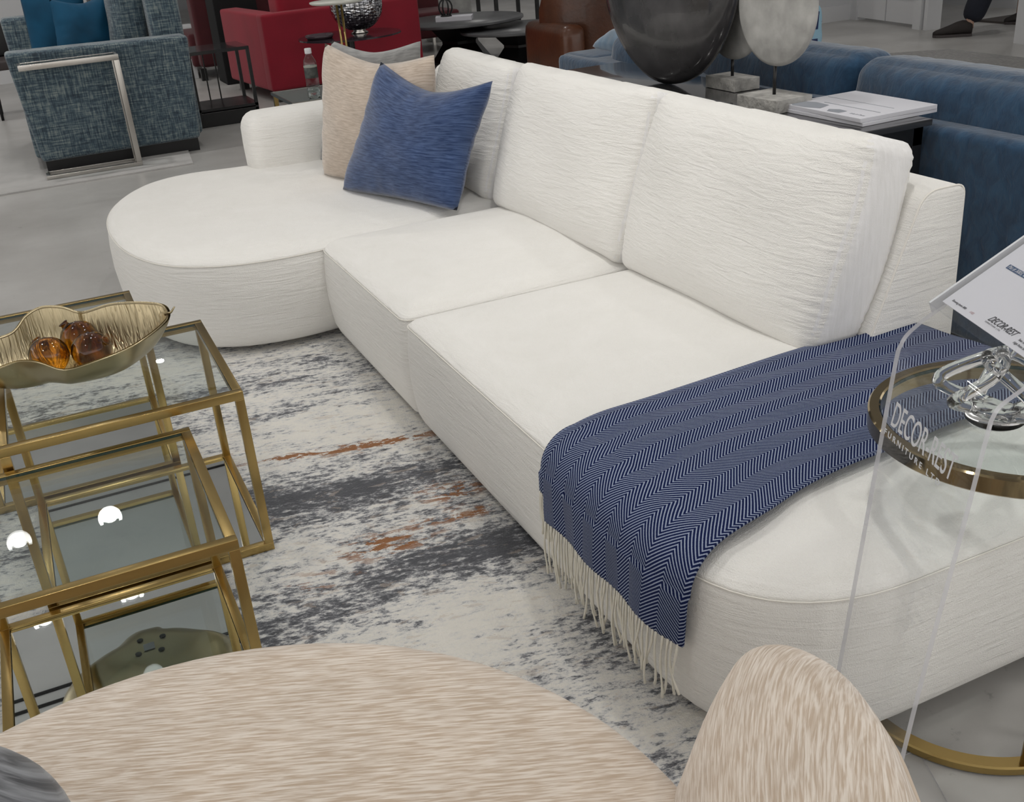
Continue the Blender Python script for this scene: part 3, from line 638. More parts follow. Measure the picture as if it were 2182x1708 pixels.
brass_table('coffee_table',.305,2.322,.538,.567,.457,'tallest square brass and glass table, carrying the gold bowl')
brass_table('coffee_table',.167,1.755,.507,.553,.408,'lower brass and glass table nearest the sand armchair')
brass_table('coffee_table',.166,2.911,.504,.549,.408,'lower brass and glass table beyond the gold bowl')
# gold leaf bowl
rim=np.array([[0.202,2.642,.570],[.198,2.700,.580],[.152,2.742,.585],[.081,2.795,.580],[.02,2.82,.566],[-.002,2.845,.562],[-.038,2.858,.58],[-.085,2.863,.588],[-.125,2.84,.58],[-.165,2.79,.56],[-.236,2.755,.56],[-.30,2.70,.556],[-.29,2.63,.55],[-.235,2.585,.545],[-.159,2.585,.553],[-.117,2.562,.55],[-.074,2.530,.532],[-.045,2.520,.530],[.007,2.508,.540],[.068,2.508,.550],[.122,2.528,.560],[.178,2.590,.566]])
rs_=spline(rim,8); ctr=np.array([-.045,2.69,.462]); nr=16; V=[];uv=[]
for i in range(nr+1):
    t=i/nr; f=t**.66
    for p in rs_:
        q=ctr+(p-ctr)*f; z=ctr[2]+.004+(p[2]-ctr[2])*(t**2.9); q=np.array([q[0],q[1],z]); V.append(q); uv.append((q[0],q[1]*1.0+.3*q[0]))
m_=len(rs_); F=[(i*m_+k,i*m_+(k+1)%m_,(i+1)*m_+(k+1)%m_,(i+1)*m_+k) for i in range(nr) for k in range(m_)]
bowl=thing('leaf_bowl',(-.045,2.69,.457),'pale gold leaf-shaped bowl with a rippled rim on the tallest brass table','bowl')
nV=len(V); V2_=[np.array(v)+np.array([0,0,-.0035])+ (np.array([0,0,0])) for v in V]
# inner skin and outer skin joined at the rim
o=obj('inner_surface',V,F,GOLD,bowl,uv=uv)
V2_=[ctr+(np.array(v)-ctr)*np.array([1.03,1.03,1.0])+np.array([0,0,-.005 if i<nV-m_ else -.003]) for i,v in enumerate(V)]
Fo=list(F)+[ ]
obj('outer_shell',V2_,Fo,GOLDS,bowl)
MB().tube(rs_+np.array([0,0,-.001]),.0028,8,closed=True).out('rim',GOLDS,bowl)
MB().tube(np.array([[.198,2.655,.570],[.212,2.638,.578],[.222,2.632,.592]]),np.array([.004,.003,.002]),8).out('leaf_tip',GOLDS,bowl)
for a in range(4):
    an=a*PI/2+.6; MB().lathe((ctr[0]+.045*math.cos(an),ctr[1]+.045*math.sin(an),.4572),[(.007,0),(.009,.001),(.009,.003),(.006,.004)],16).out('foot_pad',BLACKM,bowl)
st=MB(); st.box((-.065,2.668,.4580),(-.035,2.700,.4586)); st.out('sticker',PAPER,bowl,smooth=False)
def amber(x,y,z,r,ax,label):
    b=MB(); n=24; prof=[]
    for i in range(n+1):
        th=PI*i/n; rr=r*math.sin(th); zz=-r*math.cos(th); 
        if i==0 or i==n: rr=0.00001
        prof.append((rr,zz))
    prof=prof[:-2]+[(r*.23,r*.99),(r*.20,r*1.10),(r*.27,r*1.18),(r*.2,r*1.22),(.00001,r*1.22)]
    Rm=Vector((0,0,1)).rotation_difference(Vector(ax)).to_matrix()
    b.lathe((x,y,z),prof,32,M=np.array(Rm)); V=np.vstack(b.V)
    for i,v in enumerate(V):
        d=v-np.array([x,y,z]); th=math.atan2(d[1],d[0]); V[i]=np.array([x,y,z])+d*(1+.03*math.sin(5*th))
    o=obj('glass_ball',V,b.F,AMBER); return tagit(o,label,'ornament','amber glass balls in the gold bowl')
amber(-.092,2.688,.515,.048,(-.3,.6,.5),'amber glass ball on the left in the bowl')
amber(.008,2.652,.516,.049,(.6,-.5,.5),'amber glass ball with dark ring on the right in the bowl')
amber(-.012,2.748,.520,.048,(-.5,.2,.8),'amber glass ball at the back of the bowl with a nub on top')
# ------------------------------------------------------------------ armchair in the foreground
ch=thing('armchair',(-.05,.8,0),'sand chenille barrel armchair with round seat nearest the camera','armchair')
cx,cy,cr=-.06,.795,.595
circ_=np.array([(cx+cr*math.cos(a),cy+cr*math.sin(a)) for a in np.linspace(0,2*PI,121)[:-1]])
R1=np.array([.921,-.39]); R2=np.array([.39,.921])
def uvseat(V): return np.stack([V[:,0]*R1[0]+V[:,1]*R1[1],V[:,0]*R2[0]+V[:,1]*R2[1]+V[:,2]],1)
seat=puffy('seat',circ_,[(.02,.27),(.004,.28),(-.004,.33),(-.006,.39),(.0,.43),(.008,.447),(.022,.462),(.045,.475),(.08,.486),(.13,.496),(.2,.505)],0,.018,CHAIRF,ch,uvf=uvseat)
MB().tube([(cx+(cr+.004)*math.cos(a),cy+(cr+.004)*math.sin(a),.285) for a in np.linspace(0,2*PI,120)[:-1]],.006,8,closed=True).out('welt',PINKPIPE,seat)
circ2=np.array([(cx+(cr-.01)*math.cos(a),cy+(cr-.01)*math.sin(a)) for a in np.linspace(0,2*PI,121)[:-1]])
puffy('base',circ2,[(.06,.02),(.02,.03),(.0,.06),(.0,.25),(.01,.27)],0,0,CHAIRF,ch,uvf=uvseat,caps=3)
def armsec(inner,itop,ridge,otop,outer):
    """section of the wrap-around back: inner foot, inner shoulder, ridge, outer shoulder, outer foot"""
    P=spline([inner,itop,ridge,otop,outer],8,closed=False); fl0=np.array([inner[0],inner[1],.12]); fl1=np.array([outer[0],outer[1],.12])
    return np.vstack([[fl0],P,[fl1]])
ctl=[((.618,.842,.44),(.628,.835,.56),(.652,.822,.602),(.676,.806,.585),(.700,.800,.42)),
     ((.590,.838,.44),(.603,.822,.58),(.640,.803,.628),(.690,.775,.602),(.725,.785,.42)),
     ((.545,.825,.45),(.562,.790,.585),(.622,.752,.655),(.688,.715,.622),(.735,.735,.42)),
     ((.505,.790,.46),(.525,.735,.60),(.590,.680,.685),(.660,.640,.645),(.72,.665,.40)),
     ((.455,.725,.46),(.478,.650,.62),(.540,.580,.71),(.610,.545,.67),(.68,.57,.38)),
     ((.365,.60,.46),(.390,.50,.65),(.440,.43,.74),(.500,.39,.70),(.58,.42,.36)),
     ((.20,.47,.46),(.21,.34,.67),(.235,.26,.76),(.26,.20,.72),(.31,.19,.34)),
     ((-.05,.42,.46),(-.05,.29,.67),(-.05,.20,.77),(-.05,.14,.73),(-.05,.12,.34)),
     ((-.30,.47,.46),(-.31,.34,.67),(-.335,.26,.76),(-.36,.20,.72),(-.41,.19,.34)),
     ((-.465,.60,.46),(-.49,.50,.65),(-.54,.43,.74),(-.60,.39,.70),(-.68,.42,.36)),
     ((-.555,.725,.46),(-.578,.650,.62),(-.64,.580,.70),(-.71,.545,.66),(-.78,.57,.38)),
     ((-.66,.80,.45),(-.68,.79,.58),(-.72,.77,.62),(-.77,.74,.60),(-.80,.75,.42)),
     ((-.70,.84,.44),(-.71,.835,.55),(-.74,.82,.58),(-.76,.80,.57),(-.78,.80,.42))]
ctl=np.array(ctl); fine=np.stack([spline(ctl[:,k],5,closed=False) for k in range(5)],1)
secs=[armsec(*q) for q in fine]
c0=secs[0].mean(0); first=[c0+(secs[0]-c0)*np.array([.35,.35,.90]),c0+(secs[0]-c0)*np.array([.75,.75,.97])]
first=[np.stack([q[:,0]+.012*(1-k),q[:,1]+.014*(1-k),q[:,2]],1) for k,q in enumerate(first)]
secs=first+secs; K=len(secs[0]); nn=len(secs); V=np.vstack(secs); F=[]
uv=[]; acc=0
for i,q in enumerate(secs):
    if i: acc+=np.linalg.norm(q[K//2]-secs[i-1][K//2])
    w_=0
    for k in range(K):
        if k: w_+=np.linalg.norm(q[k]-q[k-1])
        uv.append((acc,w_))
for i in range(nn-1):
    for k in range(K-1): F.append((i*K+k,i*K+k+1,(i+1)*K+k+1,(i+1)*K+k))
    F.append((i*K+K-1,i*K,(i+1)*K,(i+1)*K+K-1))
F.append(tuple(range(K))); F.append(tuple((nn-1)*K+k for k in range(K)))
bk=obj('curved_back',V,F,CHAIRF,ch,uv=uv)
MB().tube([secs[i][26]+np.array([0,0,.001]) for i in range(2,nn)],.0045,8).out('welt',PINKPIPE,bk)
b=MB(); pr=[(.0001,-.085)]+[(.25*math.sin(t)**.75,-.085*math.cos(t)) for t in np.linspace(.15,PI-.15,22)]+[(.0001,.085)]
b.lathe((-.385,.965,.575),pr,64); V=np.vstack(b.V); o=obj('throw_pillow',V,b.F,GREYT,uv=np.stack([V[:,0]*.6-V[:,1]*.8,V[:,0]*.8+V[:,1]*.6+V[:,2]],1)); tagit(o,'charcoal streaked round-edged pillow on the sand armchair seat','pillow')
# ------------------------------------------------------------------ acrylic sign stand
sg=thing('sign_stand',(.95,.93,0),'clear acrylic floor stand with frosted lettering holding a paper sign','sign')
def acr(name,left,right,th=.007,mat=ACRYL,parent=sg,edge=ACRYLE):
    """bent sheet: left/right edge polylines (same length)"""
    Lp=spline(left,6,closed=False); Rp=spline(right,6,closed=False); V=[];k=len(Lp)
    nrm=[]
    for i in range(k):
        t=(Lp[min(i+1,k-1)]-Lp[max(i-1,0)]); w=Rp[i]-Lp[i]; n=np.cross(t,w); n/=np.linalg.norm(n); nrm.append(n)
    nrm=np.array(nrm)
    A=[Lp+nrm*0,Rp+nrm*0,Rp+nrm*th,Lp+nrm*th]
    V=np.vstack(A); F=[];mi=[]
    for i in range(k-1):
        F+=[(i,i+1,k+i+1,k+i)]; mi.append(0)
        F+=[(k+i,k+i+1,2*k+i+1,2*k+i)]; mi.append(1)
        F+=[(2*k+i,2*k+i+1,3*k+i+1,3*k+i)]; mi.append(0)
        F+=[(3*k+i,3*k+i+1,i+1,i)]; mi.append(1)
    F+=[(0,k,2*k,3*k),(k-1,2*k-1,3*k-1,4*k-1)]; mi+=[1,1]
    return obj(name,V,F,None,parent,smooth=False,mats=[mat,edge],mi=mi)
Lf=np.array([(.950,1.04,.004),(.998,1.04,.40),(1.030,1.04,.68),(1.046,1.04,.812),(1.052,1.04,.834),(1.064,1.04,.850),(1.093,1.04,.866),(1.122,1.04,.877),(1.20,1.04,.907),(1.30,1.04,.943),(1.42,1.04,.988)])
Rf=np.array([(.856,.815,.004),(.912,.815,.40),(.960,.815,.68),(.981,.815,.808),(.987,.815,.832),(.999,.815,.846),(1.030,.815,.858),(1.060,.815,.868),(1.138,.815,.898),(1.238,.815,.934),(1.358,.815,.979)])
acr('front_sheet',Lf,Rf)
# foot plate returning along the floor
acr('foot_plate',np.array([(.953,1.04,.003),(1.06,1.04,.003),(1.19,1.04,.003)]),np.array([(.859,.815,.003),(.97,.815,.003),(1.10,.815,.003)]))
# paper lies on the sloping top, cover sheet above
L8=Lf[7]; L10=Lf[10]; R8=Rf[7]; R10=Rf[10]
du=(L10-L8)/np.linalg.norm(L10-L8); dr=(R8-L8)/np.linalg.norm(R8-L8); nn_=np.cross(dr,du); nn_=nn_ if nn_[2]>0 else -nn_
pw_=np.linalg.norm(R8-L8)
def pt(a,b_,h=.0): return L8+dr*a+du*b_+nn_*h
b=MB(); b.hexa([pt(.006,.006,.0085),pt(pw_-.004,.006,.0085),pt(pw_-.004,.29,.0085),pt(.006,.29,.0085),pt(.006,.006,.0095),pt(pw_-.004,.006,.0095),pt(pw_-.004,.29,.0095),pt(.006,.29,.0095)])
paper=b.out('paper_sign',PAPER,sg,smooth=False)
b=MB(); b.hexa([pt(-.002,-.012,.012),pt(pw_+.002,-.012,.012),pt(pw_+.002,.30,.012),pt(-.002,.30,.012),pt(-.002,-.012,.015),pt(pw_+.002,-.012,.015),pt(pw_+.002,.30,.015),pt(-.002,.30,.015)]); b.out('cover_sheet',ACRYL,sg,smooth=False)
b=MB(); b.hexa([pt(-.003,-.012,-.001),pt(.001,-.012,-.001),pt(.001,.30,-.001),pt(-.003,.30,-.001),pt(-.003,-.012,.016),pt(.001,-.012,.016),pt(.001,.30,.016),pt(-.003,.30,.016)]); b.out('side_edge',FROST,sg,smooth=False)
b=MB(); b.hexa([pt(.028,.112,.0098),pt(pw_-.004,.112,.0098),pt(pw_-.004,.1215,.0098),pt(.028,.1215,.0098),pt(.028,.112,.0101),pt(pw_-.004,.112,.0101),pt(pw_-.004,.1215,.0101),pt(.028,.1215,.0101)]); b.out('navy_bar',NAVYINK,paper,smooth=False)
textmesh('DECOR-REST',.016,pt(.098,.022,.0102),dr,du,INK,paper,'printed_name',.0001,shear=.25,sx=.62)
textmesh('F U R N I T U R E   L T D .',.0035,pt(.098,.017,.0102),dr,du,INK,paper,'printed_name',.0001,sx=.9)
textmesh('Pat # 3003, Chair',.009,pt(.030,.1138,.0104),dr,du,PAPER,paper,'bar_text',.0001,sx=.8)
textmesh('Frame',.014,pt(.085,.132,.0102),dr,du,INK,paper,'heading_text',.0001,shear=.2)
textmesh('Showing items 800:',.0055,pt(.018,.0155,.0102),dr,du,INK,paper,'small_text',.0001,sx=.8)
textmesh('1155',.0055,pt(.062,.0155,.0102),dr,du,PINKINK,paper,'small_text',.0001,sx=.8)
textmesh('Seat 300, 271 and',.0055,pt(.168,.022,.0102),dr,du,INK,paper,'small_text',.0001,sx=.8)
textmesh('High Point Showroom',.0055,pt(.166,.014,.0102),dr,du,INK,paper,'small_text',.0001,sx=.8)
# lettering frosted on the upright face
fl_=lambda a,h:( (Lf[2]*(1-a)+Rf[2]*a) + (Lf[3]-Lf[2])/np.linalg.norm(Lf[3]-Lf[2])*h )
fax=(Rf[2]-Lf[2]); fay=(Lf[3]-Lf[2])
nf=np.cross(fax,fay); nf/=np.linalg.norm(nf); nf=nf if nf[0]<0 else -nf
oo=fl_(.15,.050)+nf*.008
textmesh('DECOR-REST',.056,oo,fax,fay,FROST,sg,'frosted_name',.0003,shear=.2,sx=.52)
oo=fl_(.10,.030)+nf*.008
textmesh('F U R N I T U R E   L T D',.013,oo,fax,fay,FROST,sg,'frosted_subline',.0003,sx=1.15)
# ------------------------------------------------------------------ round bronze side table
tb=thing('side_table',(1.40,1.125,0),'round bronze rimmed glass side table reaching over the sofa end','table')
zc=.58; tcx,tcy,tr=1.430,1.137,.240
def ringmesh(c,r,w,z0,z1,n=96,bev=.004):
    pr=[(r-w,z0),(r-bev,z0),(r,z0+bev),(r,z1-bev),(r-bev,z1),(r-w+bev,z1),(r-w,z1-bev)]
    V=[];F=[];k=len(pr)
    for i in range(n):
        a=2*PI*i/n
        for rr,z in pr: V.append((c[0]+rr*math.cos(a),c[1]+rr*math.sin(a),z))
    for i in range(n):
        for j in range(k): F.append((i*k+j,i*k+(j+1)%k,((i+1)%n)*k+(j+1)%k,((i+1)%n)*k+j))
    return V,F
V,F=ringmesh((tcx,tcy),tr,.022,zc-.034,zc,bev=.003); obj('top_ring',V,F,BRASSD,tb,auto=22)
b=MB(); b.lathe((tcx,tcy,zc-.010),[(.0001,0),(tr-.023,0),(tr-.023,.007),(.0001,.007)],96); o=b.out('glass_top',GLASS,tb,smooth=False); o.data.materials.append(GLASSE)
for p in o.data.polygons:
    if abs(p.normal.z)<.5: p.material_index=1
V,F=ringmesh((1.395,1.125),.240,.030,.001,.020,bev=.003); obj('base_ring',V,F,BRASS,tb,auto=22)
for a in (-1.95,-1.30,-.65):
    p0=np.array([1.395+.228*math.cos(a),1.125+.228*math.sin(a)]); p1=np.array([tcx+.230*math.cos(a),tcy+.230*math.sin(a)])
    MB().tube([(p0[0],p0[1],.014),((p0[0]+p1[0])/2,(p0[1]+p1[1])/2,.3),(p1[0],p1[1],zc-.02)],.009,14).out('post',BRASS,tb)
# crystal ornament
cr_=thing('crystal_ornament',(1.42,1.15,zc),'clear twisted glass ornament on the round bronze table','ornament')
b=MB()
for k in range(3):
    pts=[]; a0=k*2.1
    for t in np.linspace(0,2*PI,40)[:-1]:
        r=.072+.022*math.cos(2*t); x=r*math.cos(t); z=.062+.052*math.sin(t); y=.028*math.sin(2*t+k)
        pts.append((1.385+x*math.cos(a0)-y*math.sin(a0),1.135+x*math.sin(a0)+y*math.cos(a0),zc+.006+z))
    MB().tube(pts,.011,14,closed=True).out('glass_loop',CRYSTAL,cr_)
b=MB(); b.lathe((1.385,1.135,zc+.001),[(.0001,0),(.045,0),(.05,.006),(.044,.018),(.02,.024),(.0001,.024)],40); b.out('glass_foot',CRYSTAL,cr_)
# ------------------------------------------------------------------ console table, discs, catalogues
cz=.74
co=thing('console_table',(2.28,3.42,0),'long black console table behind the white sofa','table')
b=MB(); b.box((2.00,2.471,cz-.02),(2.556,4.375,cz),.002); b.out('table_top',BLACKGL,co,auto=40)
b=MB(); b.box((2.02,2.491,cz-.08),(2.54,2.52,cz-.02)); b.box((2.02,4.33,cz-.08),(2.54,4.36,cz-.02)); b.box((2.02,2.52,cz-.08),(2.05,4.33,cz-.02)); b.box((2.51,2.52,cz-.08),(2.54,4.33,cz-.02)); b.out('apron',BLACKM,co,smooth=False)
for x,y in ((2.02,2.491),(2.50,2.491),(2.02,4.32),(2.50,4.32)):
    b=MB(); b.box((x,y,0),(x+.04,y+.04,cz-.02),.002); b.out('leg',BLACKM,co,auto=40)
def disc_sculpt(cx,cy,R,zcen,th,rotz,label,bw,bd):
    T=thing('disc_sculpture',(cx,cy,cz+.0),label,'sculpture','stone discs on the console table')
    Mz=np.array(Matrix.Rotation(rotz,3,'Z'))
    V=np.array([(x,y,0) for x,y in ((-bw/2,-bd/2),(bw/2,-bd/2),(bw/2,bd/2),(-bw/2,bd/2))])
    P8=[(*(Mz@v)[:2]+np.array([cx,cy]),cz+.001) for v in V]+[(*(Mz@v)[:2]+np.array([cx,cy]),cz+.045) for v in V]
    MB().hexa(P8,.002).out('stone_base',STONE,T,auto=40)
    MB().tube([(cx,cy,cz+.045),(cx,cy,zcen-R+.01)],.006,12).out('rod',BLACKM,T)
    prof=[(.0001,-th/2),(R*.5,-th/2-.004),(R-.012,-th/2+.002),(R,-th/2+.008),(R+.001,0),(R,th/2-.008),(R-.012,th/2-.002),(R*.5,th/2+.004),(.0001,th/2)]
    b=MB(); b.lathe((0,0,0),prof,72); V=np.vstack(b.V)
    W=np.stack([V[:,2],V[:,0],V[:,1]],1)@Mz.T+np.array([cx,cy,zcen]); 
    obj('stone_disc',W,b.F,STONE2,T); return T
disc_sculpt(2.338,2.977,.189,1.0685,.028,0.05,'larger pale stone disc on a rod and travertine block, nearer the catalogues',.156,.204)
disc_sculpt(2.476,3.408,.189,1.0354,.028,0.0,'grey stone disc half hidden between the dark disc and the paler one',.114,.189)
def egg():
    T=thing('disc_vase',(2.367,3.697,cz),'large dark burnished disc-shaped vase on the console table','vase')
    n=72; m=18; V=[];F=[]
    def R(a): # a measured from bottom
        z=-math.cos(a); y=math.sin(a); k=.88+.12*(1+z)/2 if z<0 else 1.0
        return .464*y*(1-.03*max(0,-z)),.431*z
    for s in (-1,1):
        for j in range(m+1):
            f=1-(j/m)
            for i in range(n):
                a=2*PI*i/n; y,z=R(a); x=s*(.055*(1-f**3.2)**.5+.012)
                V.append((2.367+x,3.697+y*f,cz+.432+z*f))
        o_=(0 if s<0 else (m+1)*n)
        for j in range(m):
            for i in range(n): F.append((o_+j*n+i,o_+j*n+(i+1)%n,o_+(j+1)*n+(i+1)%n,o_+(j+1)*n+i))
    for i in range(n): F.append((i,(i+1)%n,(m+1)*n+(i+1)%n,(m+1)*n+i))
    obj('vase_body',V,F,DARKST,T)
    b=MB(); b.lathe((2.367,3.697,cz+.857),[(.035,0),(.04,.03),(.05,.05),(.04,.05),(.03,.03),(.03,0)],24); b.out('neck',DARKST,T)
egg()
cats=[('white catalogue on the console table, topmost of the stack',.0),('white catalogue under the top one on the console table',.0)]
def catal(z0,z1,rot,label,top):
    T=thing('catalogue',(2.476,2.719,z0),label,'magazine','catalogues stacked on the console table')
    c=np.array([2.476,2.719]); P=np.array([(-.156,-.188),(.156,-.188),(.156,.188),(-.156,.188)]); Rm=np.array([[math.cos(rot),-math.sin(rot)],[math.sin(rot),math.cos(rot)]])
    P=P@Rm.T+c
    MB().hexa([(*p,z0) for p in P]+[(*p,z1) for p in P],.0015).out('page_block',PAPER,T,auto=40)
    if top:
        def q(a,b_): return (np.array([a,b_])-np.array([0,0]))@Rm.T+c
        def bar(x0,x1,y0,y1,mat,nm):
            pp=[q(x0,y0),q(x1,y0),q(x1,y1),q(x0,y1)]; MB().hexa([(*p,z1+.0002) for p in pp]+[(*p,z1+.0007) for p in pp]).out(nm,mat,T,smooth=False)
        bar(.02,.0225,-.14,.17,GREYINK,'printed_line'); bar(-.055,-.051,-.16,.10,GREYINK,'printed_line'); 
        V=[(*q(x,y),z1+.0006) for x,y in ((-.13,.03),(-.15,.08),(-.155,.14),(-.13,.18),(-.09,.17),(-.07,.12),(-.075,.05))]; obj('printed_photo',V,[tuple(range(7))],GREYINK,T,smooth=False)
        V=[(*q(x,y),z1+.0006) for x,y in ((-.14,-.07),(-.145,-.02),(-.12,.0),(-.10,-.03),(-.105,-.07))]; obj('printed_photo',V,[tuple(range(5))],GREYINK,T,smooth=False)
        V1_=q(-.125,-.10); textmesh('Sofas & Chairs',.016,(*V1_,z1+.0006),(Rm@np.array([0,-1])).tolist()+[0],(Rm@np.array([1,0])).tolist()+[0],GREYINK,T,'printed_text',.0001,sx=.7)
catal(cz+.0005,cz+.012,.03,'white catalogue lying under another on the black console table',False)
catal(cz+.0125,cz+.026,.0,'white catalogue on top of another on the black console table, grey photos on cover',True)
# ------------------------------------------------------------------ blue velvet sofa
bs=thing('sofa',(3.2,3.6,0),'denim blue velvet sofa seen from behind, past the console table','sofa')
th_=math.radians(0)
b=MB(); b.box((2.62,.9,.03),(2.84,5.16,.697),.035); b.out('back_frame',BLUEC,bs,auto=60)
b=MB(); b.box((2.82,.9,.03),(3.65,5.16,.47),.03); b.out('seat_base',BLUEC,bs,auto=60)
b=MB(); b.box((2.65,4.85,.03),(3.645,5.207,.702),.06); b.out('armrest',BLUEC,bs,auto=60)
def bcush(y1,w,seed,z=.40,h=.43,x=2.745):
    cushion('back_cushion',(x,y1,z),(0,-1,0),(.06,0,1),w,h,.225,BLUEC,bs,r=.07,bulge=.05,seed=seed,puck=.0012,pf=.12,Nn=40)
bcush(3.072,1.28,11,z=.4465,h=.407); bcush(4.09,1.0,12,z=.4465,h=.412,x=2.774); bcush(4.847,.74,13,z=.418,h=.40)
pillow('throw_pillow',[(2.859, 5.207, 0.707), (2.84, 4.686, 0.702), (3.029, 4.705, 0.787), (3.077, 5.207, 0.778)],.14,plain('light denim blue',(.10,.19,.29),.9,noise=.3,nscale=9,sheen=.8),None,'light denim blue pillow at the far end of the blue sofa','pillow',dip=(.0,.02,.03,.02),seed=2)
# patterned pillow by the wall
def swirl():
    m,nt,bb=newmat('navy and sky pattern cloth'); bb.inputs['Roughness'].default_value=.9; tc=N(nt,'ShaderNodeTexCoord')
    v=N(nt,'ShaderNodeTexVoronoi',feature='DISTANCE_TO_EDGE'); v.inputs['Scale'].default_value=7; L(nt,tc.outputs['UV'],v.inputs['Vector'])
    r=N(nt,'ShaderNodeValToRGB'); r.color_ramp.interpolation='CONSTANT'; r.color_ramp.elements[0].color=(.22,.36,.45,1); r.color_ramp.elements[1].position=.12; r.color_ramp.elements[1].color=(.008,.018,.07,1)
    L(nt,v.outputs['Distance'],r.inputs['Fac']); L(nt,r.outputs[0],bb.inputs['Base Color']); return m
pillow('throw_pillow',[(3.522, 4.601, 0.475), (3.465, 3.995, 0.475), (3.541, 4.184, 0.891), (3.597, 4.544, 0.977)],.15,swirl(),None,'navy and sky patterned pillow showing above the blue sofa back','pillow',dip=(.0,.06,.0,.06),seed=6)
# ------------------------------------------------------------------ brown leather chair
bc=thing('armchair',(4.3,7.9,0),'brown leather armchair left of the dark disc vase','armchair')
def arcbody(c,r,t,a0,a1,z0,zt,mat,name,parent,n=40,fz=None):
    V=[];F=[]
    for i in range(n+1):
        a=a0+(a1-a0)*i/n; f=i/n; z1=zt(f) if callable(zt) else zt; k=0
        prof=[(r-t/2,z0),(r-t/2,z1-t*.5)]+[(r-t/2*math.cos(u),z1-t*.5+t*.5*math.sin(u)) for u in np.linspace(.2,PI-.2,8)]+[(r+t/2,z1-t*.5),(r+t/2,z0)]
        for rr,z in prof: V.append((c[0]+rr*math.cos(a),c[1]+rr*math.sin(a),z))
        K_=len(prof)
    for i in range(n):
        for k in range(K_): F.append((i*K_+k,i*K_+(k+1)%K_,(i+1)*K_+(k+1)%K_,(i+1)*K_+k))
    F.append(tuple(range(K_))); F.append(tuple(n*K_+k for k in range(K_)))
    return obj(name,V,F,mat,parent,auto=60)
k_=.86
b=MB(); b.box((3.86,7.45,.05),(4.06,8.2,.56),.09); b.out('armrest',BROWNL,bc,auto=70)
b=MB(); b.box((5.45*k_,8.55*k_,.05),(5.68*k_,9.5*k_,.70),.09); b.out('armrest',BROWNL,bc,auto=70)
arcbody((4.50,8.02),.50,.22,PI*1.04,PI*1.98,.05,lambda f:.74+.30*math.sin(f*PI)**.5,BROWNL,'curved_back',bc)
b=MB(); b.box((4.7*k_,8.85*k_,.06),(5.5*k_,9.75*k_,.42),.05); b.out('seat',BROWNL,bc,auto=70)
# ------------------------------------------------------------------ dark round tables
def xtable(c,r,z,label):
    T=thing('round_table',(c[0],c[1],0),label,'table','round dark tables behind the sofa')
    b=MB(); b.lathe((c[0],c[1],z-.03),[(.0001,0),(r-.01,0),(r,.006),(r,.026),(r-.004,.03),(.0001,.03)],72); b.out('table_top',plain('charcoal stone top',(.085,.088,.092),.3,noise=.1),T,auto=50)
    b=MB(); b.lathe((c[0],c[1],.0),[(r*.50,0.0),(r*.50,.02),(r*.30,z*.45),(r*.30,z*.52),(r*.52,z-.03)],6); b.out('pedestal',BLACKM,T,smooth=False); return T
xtable((4.20,10.42),.66,.41,'higher round dark table with a white book on top')
xtable((4.60,9.85),.58,.33,'lower round dark table overlapped by the higher one')
bk=thing('book',(4.05,10.45,.41),'white book on the higher round dark table','book')
P=[(3.93,10.36),(4.24,10.17),(4.34,10.36),(4.01,10.55)]
MB().hexa([(*p,.4105) for p in P]+[(*p,.45) for p in P]).out('book_block',PAPER,bk,smooth=False)
ob=thing('wire_ornament',(4.06,10.39,.45),'dark openwork ornament standing on the white book','ornament')
b=MB()
for k in range(4):
    a0=k*.8; pts=[(4.06+.07*math.cos(t)*math.cos(a0),10.39+.07*math.cos(t)*math.sin(a0),.535+.08*math.sin(t)) for t in np.linspace(0,2*PI,20)[:-1]]; MB().tube(pts,.008,8,closed=True).out('hoop',BLACKM,ob)
MB().lathe((4.06,10.39,.4505),[(.0001,0),(.06,0),(.05,.015),(.0001,.015)],24).out('foot',BLACKM,ob)
# hexagon-framed stand, slatted chair behind the tables
def frame_chair(x,y,label,w=.5):
    T=thing('side_chair',(x,y,0),label,'chair')
    for dx in (-w/2,w/2):
        for dy in (-w/2,w/2):
            b=MB(); b.box((x+dx-.02,y+dy-.02,0),(x+dx+.02,y+dy+.02,.45 if dy>0 else .9)); b.out('leg',BLACKM,T,smooth=False)
    b=MB(); b.box((x-w/2,y-w/2,.42),(x+w/2,y+w/2,.48),.01); b.out('seat',BLACKM,T,smooth=False)
    b=MB(); b.box((x-w/2,y-w/2-.02,.62),(x+w/2,y-w/2+.02,.9)); b.out('backrest',BLACKM,T,smooth=False); return T
frame_chair(5.75,12.6,'black framed chair against the white wall behind the round tables',.55)
b=MB(); b.box((4.6,12.2,0),(5.1,12.5,.55),.01); hb=b.out('cabinet',plain('grey veined stone',(.33,.33,.32),.35,noise=.3,nscale=6),auto=40); tagit(hb,'grey veined stone block behind the higher round table','plinth')
hx=thing('hexagon_mirror',(4.45,12.9,0),'white hexagonal framed black panel on the floor behind the tables','mirror')
def hexring(c,r0,r1,y0,y1,mat,name):
    V=[];F=[]
    for y in (y0,y1):
        for r in (r0,r1):
            for k in range(6): a=k*PI/3; V.append((c[0]+r*math.cos(a),y,c[1]+r*math.sin(a)))
    for k in range(6):
        j=(k+1)%6; F+=[(k,j,6+j,6+k),(12+k,12+j,18+j,18+k),(k,j,12+j,12+k),(6+k,6+j,18+j,18+k)]
    return obj(name,V,F,mat,hx,smooth=False)
hexring((4.3,.46),.40,.50,12.85,12.93,WHITEP,'frame'); 
V=[(4.3+.41*math.cos(k*PI/3),12.9,.46+.41*math.sin(k*PI/3)) for k in range(6)]+[(4.3+.41*math.cos(k*PI/3),12.92,.46+.41*math.sin(k*PI/3)) for k in range(6)]
